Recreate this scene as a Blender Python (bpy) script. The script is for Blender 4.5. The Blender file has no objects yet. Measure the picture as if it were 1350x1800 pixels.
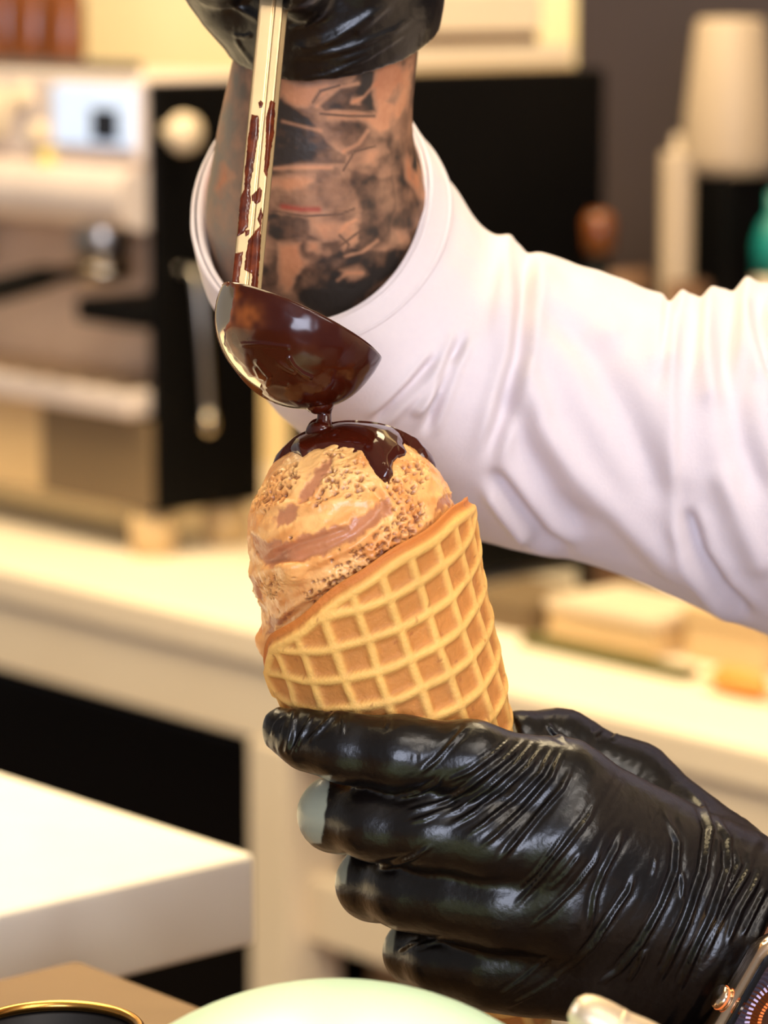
import bpy, bmesh, math, random
import numpy as np
from mathutils import Vector, Matrix

# ------------------------------------------------------------------ camera, world, lights, exposure
FPX = 5714.0                                   # focal length in pixels of the 1350x1800 frame
PITCH = math.radians(9.55)
CAM = np.array([0.0, 0.0, 1.5])
FW = np.array([0.0, math.cos(PITCH), -math.sin(PITCH)])
RT = np.array([1.0, 0.0, 0.0])
UP = np.array([0.0, math.sin(PITCH), math.cos(PITCH)])
scene = bpy.context.scene
COL = scene.collection

cam_data = bpy.data.cameras.new('camera')
cam_data.sensor_fit = 'VERTICAL'
cam_data.sensor_height = 36.0
cam_data.sensor_width = 27.0
cam_data.lens = FPX / 1800.0 * 36.0
cam_data.clip_start = 0.02
cam_data.dof.use_dof = True
cam_data.dof.focus_distance = 0.968
cam_data.dof.aperture_fstop = 11.5
cam = bpy.data.objects.new('camera', cam_data)
cam.location = CAM
cam.rotation_euler = (math.pi / 2 - PITCH, 0, 0)
COL.objects.link(cam)
scene.camera = cam

world = bpy.data.worlds.new('room_ambient')
scene.world = world
world.use_nodes = True
bg = world.node_tree.nodes['Background']
bg.inputs[0].default_value = (1.0, 0.94, 0.92, 1)
bg.inputs[1].default_value = 0.19

def area_light(name, loc, target, sx, sy, power, color):
    d = bpy.data.lights.new(name, 'AREA')
    d.shape = 'RECTANGLE'; d.size = sx; d.size_y = sy
    d.energy = power; d.color = color
    o = bpy.data.objects.new(name, d)
    o.location = loc
    o.rotation_euler = (Vector(target) - Vector(loc)).to_track_quat('-Z', 'Y').to_euler()
    COL.objects.link(o)
    return o

area_light('ceiling_panel_light', (-0.35, 1.45, 2.75), (-0.05, 1.05, 1.2), 1.1, 1.1, 26, (1.0, 0.79, 0.45))
area_light('counter_panel_light', (-0.3, 2.6, 2.75), (-0.1, 3.0, 0.9), 2.2, 0.8, 55, (1.0, 0.80, 0.50))
area_light('shop_window_light', (0.1, -4.6, 1.7), (0.0, 1.05, 1.25), 2.6, 2.1, 180, (0.74, 0.80, 1.0))
area_light('front_fill_light', (1.5, -1.0, 2.75), (0.0, 1.2, 1.2), 1.2, 1.2, 30, (1.0, 0.91, 0.82))  # added fill from the front right, brightens the slab's front face
def spot_light(name, loc, power, color, r=0.03):
    d = bpy.data.lights.new(name, 'POINT'); d.energy = power; d.color = color; d.shadow_soft_size = r
    o = bpy.data.objects.new(name, d); o.location = loc; COL.objects.link(o); return o
spot_light('ceiling_lamp_light', (0.35, -0.3, 2.7), 9, (1, 0.95, 0.9))
spot_light('ceiling_lamp_light', (0.75, 0.1, 2.7), 9, (1, 0.9, 0.8))

scene.view_settings.view_transform = 'Standard'
scene.view_settings.look = 'None'
scene.view_settings.gamma = 1.0
scene.view_settings.use_curve_mapping = False
scene.view_settings.exposure = 0.5

# ------------------------------------------------------------------ frames
# foreground is measured in a millimetre frame that is level with the lens: x right, y away (0 = 1 m from the lens), z up
def K(px, py, dep=0.0):
    d = 1000.0 + dep
    return np.array([(px - 675.0) / FPX * d, dep, (900.0 - py) / FPX * d])
def to_world(v):
    v = np.atleast_2d(np.asarray(v, float))
    return CAM + ((v[:, 1:2] + 1000) * FW + v[:, 0:1] * RT + v[:, 2:3] * UP) * 0.001
def pix(v):
    d = v[:, 1] + 1000.0
    return np.stack([675.0 + FPX * v[:, 0] / d, 900.0 - FPX * v[:, 2] / d], 1)
# the shop's own axes: counters run along RU (away to the left), RV is square to it (away to the right)
ANG = math.radians(41.4)
RU = np.array([-math.sin(ANG), math.cos(ANG), 0.0])
RV = np.array([math.cos(ANG), math.sin(ANG), 0.0])
def ray(px, py):
    return FW + (px - 675.0) / FPX * RT + (900.0 - py) / FPX * UP
def on_z(px, py, z):
    r = ray(px, py); t = (z - CAM[2]) / r[2]
    w = CAM + r * t
    return w.dot(RU), w.dot(RV)
def on_v(px, py, v):
    r = ray(px, py); t = (v - CAM.dot(RV)) / r.dot(RV)
    w = CAM + r * t
    return w.dot(RU), w[2]
def on_u(px, py, u):
    r = ray(px, py); t = (u - CAM.dot(RU)) / r.dot(RU)
    w = CAM + r * t
    return w.dot(RV), w[2]
def room(u, v, z):
    return RU * u + RV * v + np.array([0, 0, z])

# ------------------------------------------------------------------ colours and materials
def lin(c):
    out = []
    for x in c[:3]:
        x = x / 255.0
        out.append(x / 12.92 if x <= 0.04045 else ((x + 0.055) / 1.055) ** 2.4)
    return (*out, 1.0)

def mat(name, color, rough=0.5, metal=0.0, color2=None, nscale=60.0, bump=0.0, bscale=200.0, weights=(1, 1, 1),
        spec=0.5, coat=0.0, sss=0.0, sssc=None, trans=0.0, aniso=0.0, emit=None, sheen=0.0, detail=4.0):
    m = bpy.data.materials.new(name); m.use_nodes = True
    nt = m.node_tree; N = nt.nodes; L = nt.links
    b = N['Principled BSDF']
    b.inputs['Base Color'].default_value = lin(color)
    b.inputs['Roughness'].default_value = rough
    b.inputs['Metallic'].default_value = metal
    b.inputs['Specular IOR Level'].default_value = spec
    b.inputs['Coat Weight'].default_value = coat
    b.inputs['Coat Roughness'].default_value = 0.05
    if sheen: b.inputs['Sheen Weight'].default_value = sheen
    if trans: b.inputs['Transmission Weight'].default_value = trans
    if sss:
        b.inputs['Subsurface Weight'].default_value = sss
        b.inputs['Subsurface Radius'].default_value = sssc or (1, .5, .3)
        b.inputs['Subsurface Scale'].default_value = 0.003
    if emit:
        b.inputs['Emission Color'].default_value = lin(emit[0]); b.inputs['Emission Strength'].default_value = emit[1]
    tc = N.new('ShaderNodeTexCoord'); mp = N.new('ShaderNodeMapping')
    mp.inputs['Scale'].default_value = weights
    L.new(tc.outputs['Object'], mp.inputs['Vector'])
    nz = N.new('ShaderNodeTexNoise'); nz.inputs['Scale'].default_value = nscale; nz.inputs['Detail'].default_value = detail
    L.new(mp.outputs[0], nz.inputs['Vector'])
    mx = N.new('ShaderNodeMix'); mx.data_type = 'RGBA'
    c2 = color2 or tuple(int(x * 0.9) for x in color)
    mx.inputs[6].default_value = lin(color); mx.inputs[7].default_value = lin(c2)
    L.new(nz.outputs[0], mx.inputs[0]); L.new(mx.outputs[2], b.inputs['Base Color'])
    if bump:
        n2 = N.new('ShaderNodeTexNoise'); n2.inputs['Scale'].default_value = bscale; n2.inputs['Detail'].default_value = 3
        L.new(mp.outputs[0], n2.inputs['Vector'])
        bp = N.new('ShaderNodeBump'); bp.inputs['Strength'].default_value = bump; bp.inputs['Distance'].default_value = 0.0006
        L.new(n2.outputs[0], bp.inputs['Height']); L.new(bp.outputs[0], b.inputs['Normal'])
    return m

def mat_attr(m, attr='tone'):
    """multiply-free: take the base colour from a stored colour attribute (print, browning, pigment)"""
    nt = m.node_tree; N = nt.nodes; L = nt.links
    a = N.new('ShaderNodeAttribute'); a.attribute_name = attr
    L.new(a.outputs['Color'], N['Principled BSDF'].inputs['Base Color'])
    return m

M = {}
M['glove'] = mat('black_nitrile', (7, 5, 5), 0.28, color2=(13, 8, 7), nscale=25, bump=0.25, bscale=420, spec=0.42)
M['waffle'] = mat_attr(mat('baked_waffle', (205, 140, 70), 0.62, bump=0.5, bscale=900, spec=0.3, sss=0.15, sssc=(1, .5, .2)))
M['icecream'] = mat_attr(mat('chocolate_ice_cream', (220, 155, 100), 0.30, bump=0.35, bscale=700, spec=0.45, sss=0.15, sssc=(1, .6, .35)))
M['choc'] = mat('melted_chocolate', (56, 15, 5), 0.10, color2=(70, 21, 8), nscale=40, spec=0.5, coat=0.0)
M['choc_film'] = mat_attr(mat('chocolate_film', (60, 18, 6), 0.15, spec=0.45, coat=0.0))
M['steel'] = mat('polished_steel', (222, 205, 178), 0.16, 1.0, color2=(205, 188, 160), nscale=120)
M['handle'] = mat('worn_steel', (226, 198, 152), 0.34, 1.0, color2=(212, 184, 140), nscale=90)
M['brushed'] = mat('brushed_steel', (205, 195, 182), 0.30, 1.0, color2=(180, 170, 158), nscale=30)
M['skin'] = mat_attr(mat('tattooed_skin', (196, 124, 84), 0.5, bump=0.3, bscale=500, spec=0.4))
M['jacket'] = mat('white_cotton', (218, 207, 208), 0.85, color2=(212, 201, 204), nscale=500, bump=0.25, bscale=1500, spec=0.2, sheen=0.1)
M['black'] = mat('black_plastic', (4, 3, 3), 0.55, color2=(7, 5, 4), nscale=12, spec=0.12)
M['white_top'] = mat('white_stone', (250, 243, 230), 0.42, color2=(245, 237, 222), nscale=40, spec=0.4)
M['cream'] = mat('cream_laminate', (246, 230, 206), 0.5, color2=(240, 222, 196), nscale=8, spec=0.3)
M['tan'] = mat('tan_laminate', (176, 148, 116), 0.55, color2=(164, 136, 104), nscale=10)
M['wall'] = mat('marble_wall', (252, 238, 196), 0.5, color2=(236, 212, 160), nscale=3.2, detail=8)
M['dark_wall'] = mat('dark_wall_tone', (58, 48, 50), 0.6, color2=(48, 40, 43), nscale=4)
M['floor'] = mat('floor_tile', (96, 78, 60), 0.5, color2=(82, 66, 50), nscale=5)
M['ceil'] = mat('white_plaster', (225, 218, 205), 0.9, nscale=6)
M['wood'] = mat('brown_worktop', (128, 98, 68), 0.38, color2=(108, 80, 52), nscale=9, weights=(1, 6, 1), spec=0.5)
M['glass_black'] = mat('dark_glass', (3, 3, 4), 0.12, color2=(5, 4, 5), nscale=3, spec=0.2)
M['mint'] = mat('mint_plastic', (196, 230, 208), 0.32, color2=(206, 236, 216), nscale=6, sss=0.1)
M['gold'] = mat('golden_metal', (214, 160, 82), 0.25, 1.0, nscale=20)
M['white_plastic'] = mat('white_plastic', (226, 206, 176), 0.5, color2=(218, 196, 164), nscale=6)
M['hopper'] = mat('cream_hopper', (172, 152, 128), 0.5, color2=(164, 144, 120), nscale=6)
M['machine'] = mat('satin_machine_steel', (238, 222, 212), 0.3, 0.3, color2=(222, 204, 194), nscale=14)
M['steel_glint'] = mat('glowing_glint', (200, 214, 235), 0.2, color2=(170, 190, 225), nscale=30, emit=((190, 210, 240), 0.4))  # pale blue glow painted in for reflections on the machine's steel
M['knob'] = mat('satin_cream_metal', (226, 204, 170), 0.42, 0.6, nscale=30)
M['beige_panel'] = mat('beige_panel', (236, 208, 180), 0.4, color2=(196, 164, 134), nscale=18)
M['yellow'] = mat('yellow_plastic', (226, 206, 96), 0.4, nscale=20)
M['amber'] = mat('amber_glass', (120, 66, 26), 0.15, color2=(84, 44, 18), nscale=18)
M['kraft'] = mat('kraft_paper', (108, 76, 50), 0.8, color2=(88, 60, 38), nscale=14)
M['teal'] = mat('teal_plastic', (16, 120, 112), 0.35, nscale=9)
M['orange'] = mat('orange_wrapper', (226, 152, 66), 0.5, nscale=12)
M['green'] = mat('olive_shade', (92, 88, 38), 0.55, nscale=9)
M['sand'] = mat('sand_card', (214, 184, 138), 0.6, color2=(196, 166, 120), nscale=7)
M['grey'] = mat('grey_card', (122, 100, 72), 0.6, nscale=7)
M['screen'] = mat('watch_glass', (5, 6, 14), 0.06, color2=(7, 7, 16), nscale=30, coat=0.6)
M['tick_pale'] = mat('pale_dial_mark', (176, 160, 190), 0.4, emit=((176, 160, 190), 0.35))
M['tick_orange'] = mat('orange_dial_mark', (220, 110, 50), 0.4, emit=((220, 110, 50), 0.5))
M['rose'] = mat('rose_steel', (236, 208, 180), 0.14, 1.0, color2=(226, 196, 166), nscale=60)
M['strap'] = mat('dark_strap', (20, 18, 20), 0.6, nscale=60)

# ------------------------------------------------------------------ mesh helpers
def link(o, parent=None, loc=None):
    COL.objects.link(o)
    if loc is not None: o.location = loc
    if parent is not None: o.parent = parent
    return o
def tag(o, label=None, cat=None, group=None, kind=None):
    if label: o['label'] = label
    if cat: o['category'] = cat
    if group: o['group'] = group
    if kind: o['kind'] = kind
    return o
ORG = {}
def empty(name, world_loc, label, cat, group=None):
    o = bpy.data.objects.new(name, None); link(o, loc=tuple(world_loc))
    o.empty_display_size = 0.02
    tag(o, label, cat, group); ORG[o.name] = np.array(world_loc, float)
    return o
def origin_of(o):
    return ORG.get(o.name, np.zeros(3))

def raw_mesh(name, V, F):
    V = np.asarray(V, np.float32); me = bpy.data.meshes.new(name)
    if isinstance(F, np.ndarray):
        n, k = F.shape
        me.vertices.add(len(V)); me.vertices.foreach_set('co', V.ravel())
        me.loops.add(n * k); me.loops.foreach_set('vertex_index', F.astype(np.int32).ravel())
        me.polygons.add(n); me.polygons.foreach_set('loop_start', np.arange(0, n * k, k, dtype=np.int32))
        me.polygons.foreach_set('loop_total', np.full(n, k, np.int32))
        me.update(calc_edges=True)
    else:
        me.from_pydata(V.tolist(), [], F); me.update()
    return me
def obj(name, Vw, F, m, parent=None, loc=None, smooth=True, color=None):
    """one mesh object from world-space vertices; origin at loc, or at the parent's origin"""
    Vw = np.asarray(Vw, float)
    if parent is not None: base = origin_of(parent)
    else: base = np.array(loc, float) if loc is not None else np.zeros(3)
    me = raw_mesh(name, Vw - base, F)
    me.materials.append(m)
    if smooth: me.polygons.foreach_set('use_smooth', np.ones(len(me.polygons), bool))
    if color is not None:
        a = me.color_attributes.new('tone', 'FLOAT_COLOR', 'POINT')
        c = np.ones((len(Vw), 4), np.float32); c[:, :3] = color
        a.data.foreach_set('color', c.ravel())
    o = bpy.data.objects.new(name, me)
    link(o, parent, tuple(base) if parent is None else (0, 0, 0))
    ORG[o.name] = base
    return o

def vnormals(V, F):
    V = np.asarray(V, float)
    a, b, c = V[F[:, 0]], V[F[:, 1]], V[F[:, 2]]
    d = V[F[:, 3]] if F.shape[1] == 4 else c
    fn = np.cross(c - a, d - b) if F.shape[1] == 4 else np.cross(b - a, c - a)
    n = np.zeros_like(V)
    for i in range(F.shape[1]):
        for k in range(3):
            n[:, k] += np.bincount(F[:, i], fn[:, k], len(V))
    return n / (np.linalg.norm(n, axis=1, keepdims=True) + 1e-12)

def subsurf(V, F, levels=1):
    me = raw_mesh('tmp', V, F); o = bpy.data.objects.new('tmp', me); COL.objects.link(o)
    s = o.modifiers.new('s', 'SUBSURF'); s.levels = levels; s.render_levels = levels
    dg = bpy.context.evaluated_depsgraph_get(); dg.update()
    ev = o.evaluated_get(dg); m2 = ev.to_mesh()
    V2 = np.empty(len(m2.vertices) * 3, np.float32); m2.vertices.foreach_get('co', V2)
    F2 = np.empty(len(m2.loops), np.int32); m2.loops.foreach_get('vertex_index', F2)
    ev.to_mesh_clear(); bpy.data.objects.remove(o); bpy.data.meshes.remove(me)
    return V2.reshape(-1, 3).astype(float), F2.reshape(-1, 4)

def grid_faces(nu, nv, wrap_v=False, wrap_u=False):
    iu = np.arange(nu if wrap_u else nu - 1); iv = np.arange(nv if wrap_v else nv - 1)
    A, B = np.meshgrid(iu, iv, indexing='ij'); A = A.ravel(); B = B.ravel()
    A2 = (A + 1) % nu; B2 = (B + 1) % nv
    return np.stack([A * nv + B, A2 * nv + B, A2 * nv + B2, A * nv + B2], 1)
def join(parts):
    V = []; F = []; n = 0
    for v, f in parts:
        V.append(np.asarray(v, float)); F.extend([[int(i) + n for i in q] for q in f]); n += len(v)
    return np.concatenate(V), F
def lathe(profile, base, axis, seg=32, e1=None):
    """profile: (radius, height) list, around axis through base (same space as base)"""
    axis = np.asarray(axis, float); axis = axis / np.linalg.norm(axis)
    t = np.array([1, 0, 0]) if abs(axis[0]) < 0.8 else np.array([0, 1, 0])
    e1 = np.cross(axis, t); e1 /= np.linalg.norm(e1); e2 = np.cross(axis, e1)
    th = np.linspace(0, 2 * math.pi, seg, endpoint=False)
    V = []
    for r, h in profile:
        V.append(base + axis * h + np.outer(np.cos(th) * r, e1) + np.outer(np.sin(th) * r, e2))
    V = np.concatenate(V); n = len(profile)
    F = grid_faces(n, seg, wrap_v=True)[:, ::-1].tolist()
    if profile[0][0] > 1e-6: F.append(list(range(seg))[::-1])
    if profile[-1][0] > 1e-6: F.append([(n - 1) * seg + i for i in range(seg)])
    return V, F
def tube(path, radius, seg=16):
    P = np.asarray(path, float); R = np.broadcast_to(radius, len(P))
    V = []
    T = np.gradient(P, axis=0); T /= np.linalg.norm(T, axis=1, keepdims=True)
    ref = np.array([0.13, 0.2, 1.0]) if abs(T[0][2]) < 0.9 else np.array([1.0, 0.2, 0.1])
    th = np.linspace(0, 2 * math.pi, seg, endpoint=False)
    for p, t, r in zip(P, T, R):
        e1 = np.cross(t, ref); e1 /= np.linalg.norm(e1); e2 = np.cross(t, e1)
        V.append(p + np.outer(np.cos(th) * r, e1) + np.outer(np.sin(th) * r, e2))
    F = grid_faces(len(P), seg, wrap_v=True).tolist()
    F.append(list(range(seg))[::-1]); F.append([(len(P) - 1) * seg + i for i in range(seg)])
    return np.concatenate(V), F
def box_bm(corner, ax, ay, az, bevel=0.0, seg=2):
    """box from a corner along three vectors, bevelled; returns world verts and faces"""
    c = np.asarray(corner, float)
    bm = bmesh.new()
    vs = [bm.verts.new(c + ax * i + ay * j + az * k) for i in (0, 1) for j in (0, 1) for k in (0, 1)]
    for q in ((0, 1, 3, 2), (4, 6, 7, 5), (0, 4, 5, 1), (2, 3, 7, 6), (0, 2, 6, 4), (1, 5, 7, 3)):
        bm.faces.new([vs[i] for i in q])
    bmesh.ops.recalc_face_normals(bm, faces=bm.faces)
    if bevel > 0:
        bmesh.ops.bevel(bm, geom=list(bm.edges), offset=bevel, segments=seg, profile=0.6, affect='EDGES')
    V = np.array([v.co[:] for v in bm.verts]); bm.verts.index_update()
    F = [[v.index for v in f.verts] for f in bm.faces]
    bm.free()
    return V, F
def rbox(name, u0, u1, v0, v1, z0, z1, m, parent=None, bevel=0.003, seg=2):
    V, F = box_bm(room(u0, v0, z0), RU * (u1 - u0), RV * (v1 - v0), np.array([0, 0, z1 - z0]), bevel, seg)
    loc = room((u0 + u1) / 2, (v0 + v1) / 2, z0)
    o = obj(name, V, F, m, parent, loc, smooth=False)
    return o

# ------------------------------------------------------------------ noise and outlines in numpy
def hash3(i, j, k, s=0):
    h = (i * 374761393 + j * 668265263 + k * 2147483647 + s * 974634777).astype(np.int64)
    h = (h ^ (h >> 13)) * 1274126177
    h = (h ^ (h >> 16)) & 0xFFFFFF
    return h / float(0xFFFFFF)
def vnoise(P, s=0):
    I = np.floor(P).astype(np.int64); f = P - I; f = f * f * (3 - 2 * f)
    out = 0
    for a in (0, 1):
        for b in (0, 1):
            for c in (0, 1):
                w = (f[:, 0] if a else 1 - f[:, 0]) * (f[:, 1] if b else 1 - f[:, 1]) * (f[:, 2] if c else 1 - f[:, 2])
                out = out + w * hash3(I[:, 0] + a, I[:, 1] + b, I[:, 2] + c, s)
    return out * 2 - 1
def fbm(P, o=4, s=0):
    out = 0; a = 1.0
    for i in range(o):
        out = out + a * vnoise(P * 2 ** i + 17.3 * i, s + i); a *= 0.5
    return out
def worley(P, s=0):
    I = np.floor(P).astype(np.int64); best = np.full(len(P), 9.0); rid = np.zeros(len(P))
    for a in (-1, 0, 1):
        for b in (-1, 0, 1):
            for c in (-1, 0, 1):
                J = I + np.array([a, b, c])
                q = np.stack([hash3(J[:, 0], J[:, 1], J[:, 2], s + n) for n in (1, 2, 3)], 1)
                d = np.linalg.norm(J + q - P, axis=1)
                m = d < best
                rid = np.where(m, hash3(J[:, 0], J[:, 1], J[:, 2], s + 9), rid); best = np.where(m, d, best)
    return best, rid
def seg_dist(Q, a, b):
    ab = b - a; t = np.clip(((Q - a) @ ab) / (ab @ ab + 1e-9), 0, 1)
    d = Q - a - t[:, None] * ab
    side = np.sign(ab[0] * (Q[:, 1] - a[1]) - ab[1] * (Q[:, 0] - a[0]))
    return np.linalg.norm(d, axis=1), t, side
def line_dist(Q, pts):
    pts = np.asarray(pts, float); L = np.linalg.norm(np.diff(pts, axis=0), axis=1); tot = L.sum()
    best = np.full(len(Q), 1e9); par = np.zeros(len(Q)); sd = np.zeros(len(Q)); acc = 0
    for i in range(len(pts) - 1):
        d, t, s = seg_dist(Q, pts[i], pts[i + 1])
        m = d < best
        par = np.where(m, (acc + t * L[i]) / tot, par); sd = np.where(m, s, sd); best = np.where(m, d, best)
        acc += L[i]
    return best, par, sd
def poly_sd(Q, pts):
    """signed distance to an outline, positive inside"""
    pts = np.asarray(pts, float); n = len(pts)
    best = np.full(len(Q), 1e9); inside = np.zeros(len(Q), bool)
    for i in range(n):
        a, b = pts[i], pts[(i + 1) % n]
        best = np.minimum(best, seg_dist(Q, a, b)[0])
        if a[1] != b[1]:
            c = ((a[1] > Q[:, 1]) != (b[1] > Q[:, 1])) & (Q[:, 0] < (b[0] - a[0]) * (Q[:, 1] - a[1]) / (b[1] - a[1]) + a[0])
            inside ^= c
    return np.where(inside, best, -best)
def sm(x, a, b):
    t = np.clip((x - a) / (b - a), 0, 1); return t * t * (3 - 2 * t)
def crom(pts, n):
    """Catmull-Rom resampling of control rows"""
    P = np.asarray(pts, float); P = np.vstack([2 * P[0] - P[1], P, 2 * P[-1] - P[-2]])
    out = []
    m = len(P) - 3
    for t in np.linspace(0, m - 1e-6, n):
        i = int(t); f = t - i
        a, b, c, d = P[i], P[i + 1], P[i + 2], P[i + 3]
        out.append(0.5 * (2 * b + (c - a) * f + (2 * a - 5 * b + 4 * c - d) * f * f + (3 * b - 3 * c + d - a) * f ** 3))
    return np.array(out)

# ------------------------------------------------------------------ soft-blended solids meshed by surface nets
def rc(P, a, b, r1, r2):
    a = np.asarray(a, np.float32); b = np.asarray(b, np.float32); ab = b - a
    t = np.clip(((P - a) @ ab) / (ab @ ab), 0, 1)
    d = P - a - t[..., None] * ab
    return np.sqrt(np.einsum('...i,...i->...', d, d)) - (r1 + (r2 - r1) * t)
def ball(P, a, r):
    d = P - np.asarray(a, np.float32); return np.sqrt(np.einsum('...i,...i->...', d, d)) - r
def smin(a, b, k):
    h = np.maximum(k - np.abs(a - b), 0) / k
    return np.minimum(a, b) - h * h * k * 0.25
def smax(a, b, k): return -smin(-a, -b, k)
def chain(P, pts, k=3.0):
    """pts: (x,y,z,r) rows"""
    out = None
    for p, q in zip(pts[:-1], pts[1:]):
        d = rc(P, p[:3], q[:3], p[3], q[3])
        out = d if out is None else smin(out, d, k)
    return out
def lattice(lo, hi, h):
    ax = [np.arange(l, u + h, h, dtype=np.float32) for l, u in zip(lo, hi)]
    return np.stack(np.meshgrid(*ax, indexing='ij'), -1), np.array(lo, float)
def nets(D, lo, h):
    s = D < 0
    c = np.zeros(tuple(n - 1 for n in D.shape), np.int8)
    offs = [(a, b, d) for a in (0, 1) for b in (0, 1) for d in (0, 1)]
    for a, b, d in offs:
        c += s[a:a + c.shape[0], b:b + c.shape[1], d:d + c.shape[2]]
    act = (c > 0) & (c < 8)
    idx = np.argwhere(act)
    vid = np.full(c.shape, -1, np.int64); vid[act] = np.arange(len(idx))
    acc = np.zeros((len(idx), 3)); cnt = np.zeros(len(idx))
    for i, p in enumerate(offs):
        for j, q in enumerate(offs):
            if j <= i or sum(abs(x - y) for x, y in zip(p, q)) != 1: continue
            pa = idx + p; pb = idx + q
            fa = D[pa[:, 0], pa[:, 1], pa[:, 2]].astype(float); fb = D[pb[:, 0], pb[:, 1], pb[:, 2]].astype(float)
            m = (fa < 0) != (fb < 0)
            t = np.where(m, fa / np.where(m, fa - fb, 1), 0)
            acc[m] += (np.array(p) + t[:, None] * (np.array(q) - np.array(p)))[m]; cnt += m
    V = lo + h * (idx + acc / cnt[:, None])
    F = []
    for ax in range(3):
        o1, o2 = (ax + 1) % 3, (ax + 2) % 3
        sl0 = [slice(None)] * 3; sl1 = [slice(None)] * 3
        sl0[ax] = slice(0, -1); sl1[ax] = slice(1, None)
        s0 = s[tuple(sl0)]; s1 = s[tuple(sl1)]
        E = np.argwhere(s0 != s1)
        E = E[(E[:, o1] > 0) & (E[:, o2] > 0) & (E[:, o1] < D.shape[o1] - 1) & (E[:, o2] < D.shape[o2] - 1)]
        flip = s0[E[:, 0], E[:, 1], E[:, 2]]
        def cell(d1, d2):
            q = E.copy(); q[:, o1] += d1; q[:, o2] += d2
            return vid[q[:, 0], q[:, 1], q[:, 2]]
        quad = np.stack([cell(-1, -1), cell(0, -1), cell(0, 0), cell(-1, 0)], 1)
        quad[~flip] = quad[~flip][:, ::-1]
        F.append(quad)
    F = np.concatenate(F); F = F[(F >= 0).all(1)]
    return V, F
def kpts(rows):
    """(px, py, depth mm, radius mm) rows to the millimetre frame"""
    return [(*K(a, b, c), r) for a, b, c, r in rows]
# ------------------------------------------------------------------ the shop: shell
VF = 1.84            # front plane of the rear counter
VW = 2.49            # rear wall
Z0 = 0.90            # rear counter top
def struct(o): o['kind'] = 'structure'; return o
struct(rbox('floor', -2.0, 6.0, -2.5, VW + 0.1, -0.05, 0.0, M['floor'], bevel=0))
struct(rbox('wall_back', -2.0, 6.0, VW, VW + 0.1, 0.0, 2.85, M['wall'], bevel=0))
struct(rbox('ceiling', -2.0, 6.0, -2.5, VW + 0.1, 2.85, 2.9, M['ceil'], bevel=0))
ub, _ = on_v(1010, 100, VW - 0.03)
struct(rbox('dark_slab_1', -1.5, ub, VW - 0.03, VW, 0.0, 2.4, M['dark_wall'], bevel=0.004))  # darker slab over the right part of the wall

# ------------------------------------------------------------------ rear counter
rc_ = empty('service_counter', room(2.2, VF + 0.3, 0), 'long cream service counter running behind the ice cream', 'counter')
rbox('worktop', 0.6, 4.2, VF, VW - 0.001, 0.866, Z0, M['cream'], rc_, 0.004)
rbox('apron', 0.6, 4.2, VF + 0.006, VF + 0.03, 0.795, 0.8655, M['cream'], rc_, 0.002)
rbox('leg', 2.226, 2.282, VF + 0.004, VF + 0.07, 0.0, 0.7945, M['cream'], rc_, 0.003)
rbox('back_panel', 1.98, 2.2255, VF + 0.10, VF + 0.12, 0.0, 0.7945, M['tan'], rc_, 0.002)
rbox('side_panel', 0.6, 1.9, VF + 0.05, VF + 0.07, 0.0, 0.7945, M['tan'], rc_, 0.002)
ua, za = on_v(690, 1530, VF + 0.06); ub2, zb = on_v(565, 1615, VF + 0.06)
rbox('lower_shelf', ua - 0.35, ub2, VF + 0.03, VF + 0.098, zb - 0.012, zb + 0.05, M['cream'], rc_, 0.004)
ua, za = on_v(642, 1650, VF + 0.095); ub2, zb = on_v(612, 1725, VF + 0.095)
rbox('gap_shade', ua, ub2, VF + 0.092, VF + 0.0995, zb - 0.15, za - 0.01, M['black'], rc_, 0.001)  # black slab standing in for the shade of a dark gap
fr = empty('undercounter_fridge', room(2.8, VF + 0.2, 0), 'black glass fronted fridge under the cream rear counter', 'fridge')
rbox('body', 2.30, 3.6, VF + 0.06, VF + 0.55, 0.02, 0.79, M['black'], fr, 0.004)
rbox('door', 2.32, 2.93, VF + 0.035, VF + 0.0595, 0.06, 0.78, M['glass_black'], fr, 0.003)
rbox('door', 2.94, 3.58, VF + 0.035, VF + 0.0595, 0.06, 0.78, M['glass_black'], fr, 0.003)

# ------------------------------------------------------------------ espresso machine
UC, VC = 2.606, 1.984
em = empty('espresso_machine', room(UC + 0.37, VC + 0.07, Z0), 'chrome espresso machine with black side panel on the rear counter', 'coffee machine')
UL = UC + 0.75; DV = 0.145
for du in (0.03, 0.70):
    for dv in (0.022, 0.118):
        V, F = lathe([(0.020, 0.0005), (0.024, 0.005), (0.024, 0.036), (0.021, 0.045)], room(UC + du, VC + dv, Z0), (0, 0, 1), 24)
        obj('foot', V, F, M['sand'], em)
rbox('base', UC + 0.0125, UL, VC + 0.006, VC + DV, 0.946, 1.046, M['black'], em, 0.004)
um, _ = on_v(72, 800, VC)
rbox('front_panel', UC + 0.004, um - 0.002, VC - 0.001, VC + 0.0055, 0.949, 1.043, M['grey'], em, 0.003)
rbox('front_panel', um, UL, VC - 0.001, VC + 0.0055, 0.949, 1.043, M['sand'], em, 0.003)
rbox('side_panel', UC, UC + 0.012, VC + 0.006, VC + DV, 0.946, 1.385, M['black'], em, 0.004)
tr = rbox('drip_tray', UC + 0.0125, UL, VC - 0.022, VC + 0.10, 1.0465, 1.072, M['machine'], em, 0.006)
for i in range(14):
    rbox('tray_slat', UC + 0.03 + i * 0.05, UC + 0.055 + i * 0.05, VC - 0.012, VC + 0.09, 1.0722, 1.076, M['steel'], tr, 0.001)
rbox('splash_panel', UC + 0.0125, UL, VC + 0.10, VC + DV, 1.0465, 1.236, M['beige_panel'], em, 0.003)
V, F = [], []
th = np.linspace(-0.5 * math.pi, 0.5 * math.pi, 14)
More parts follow.
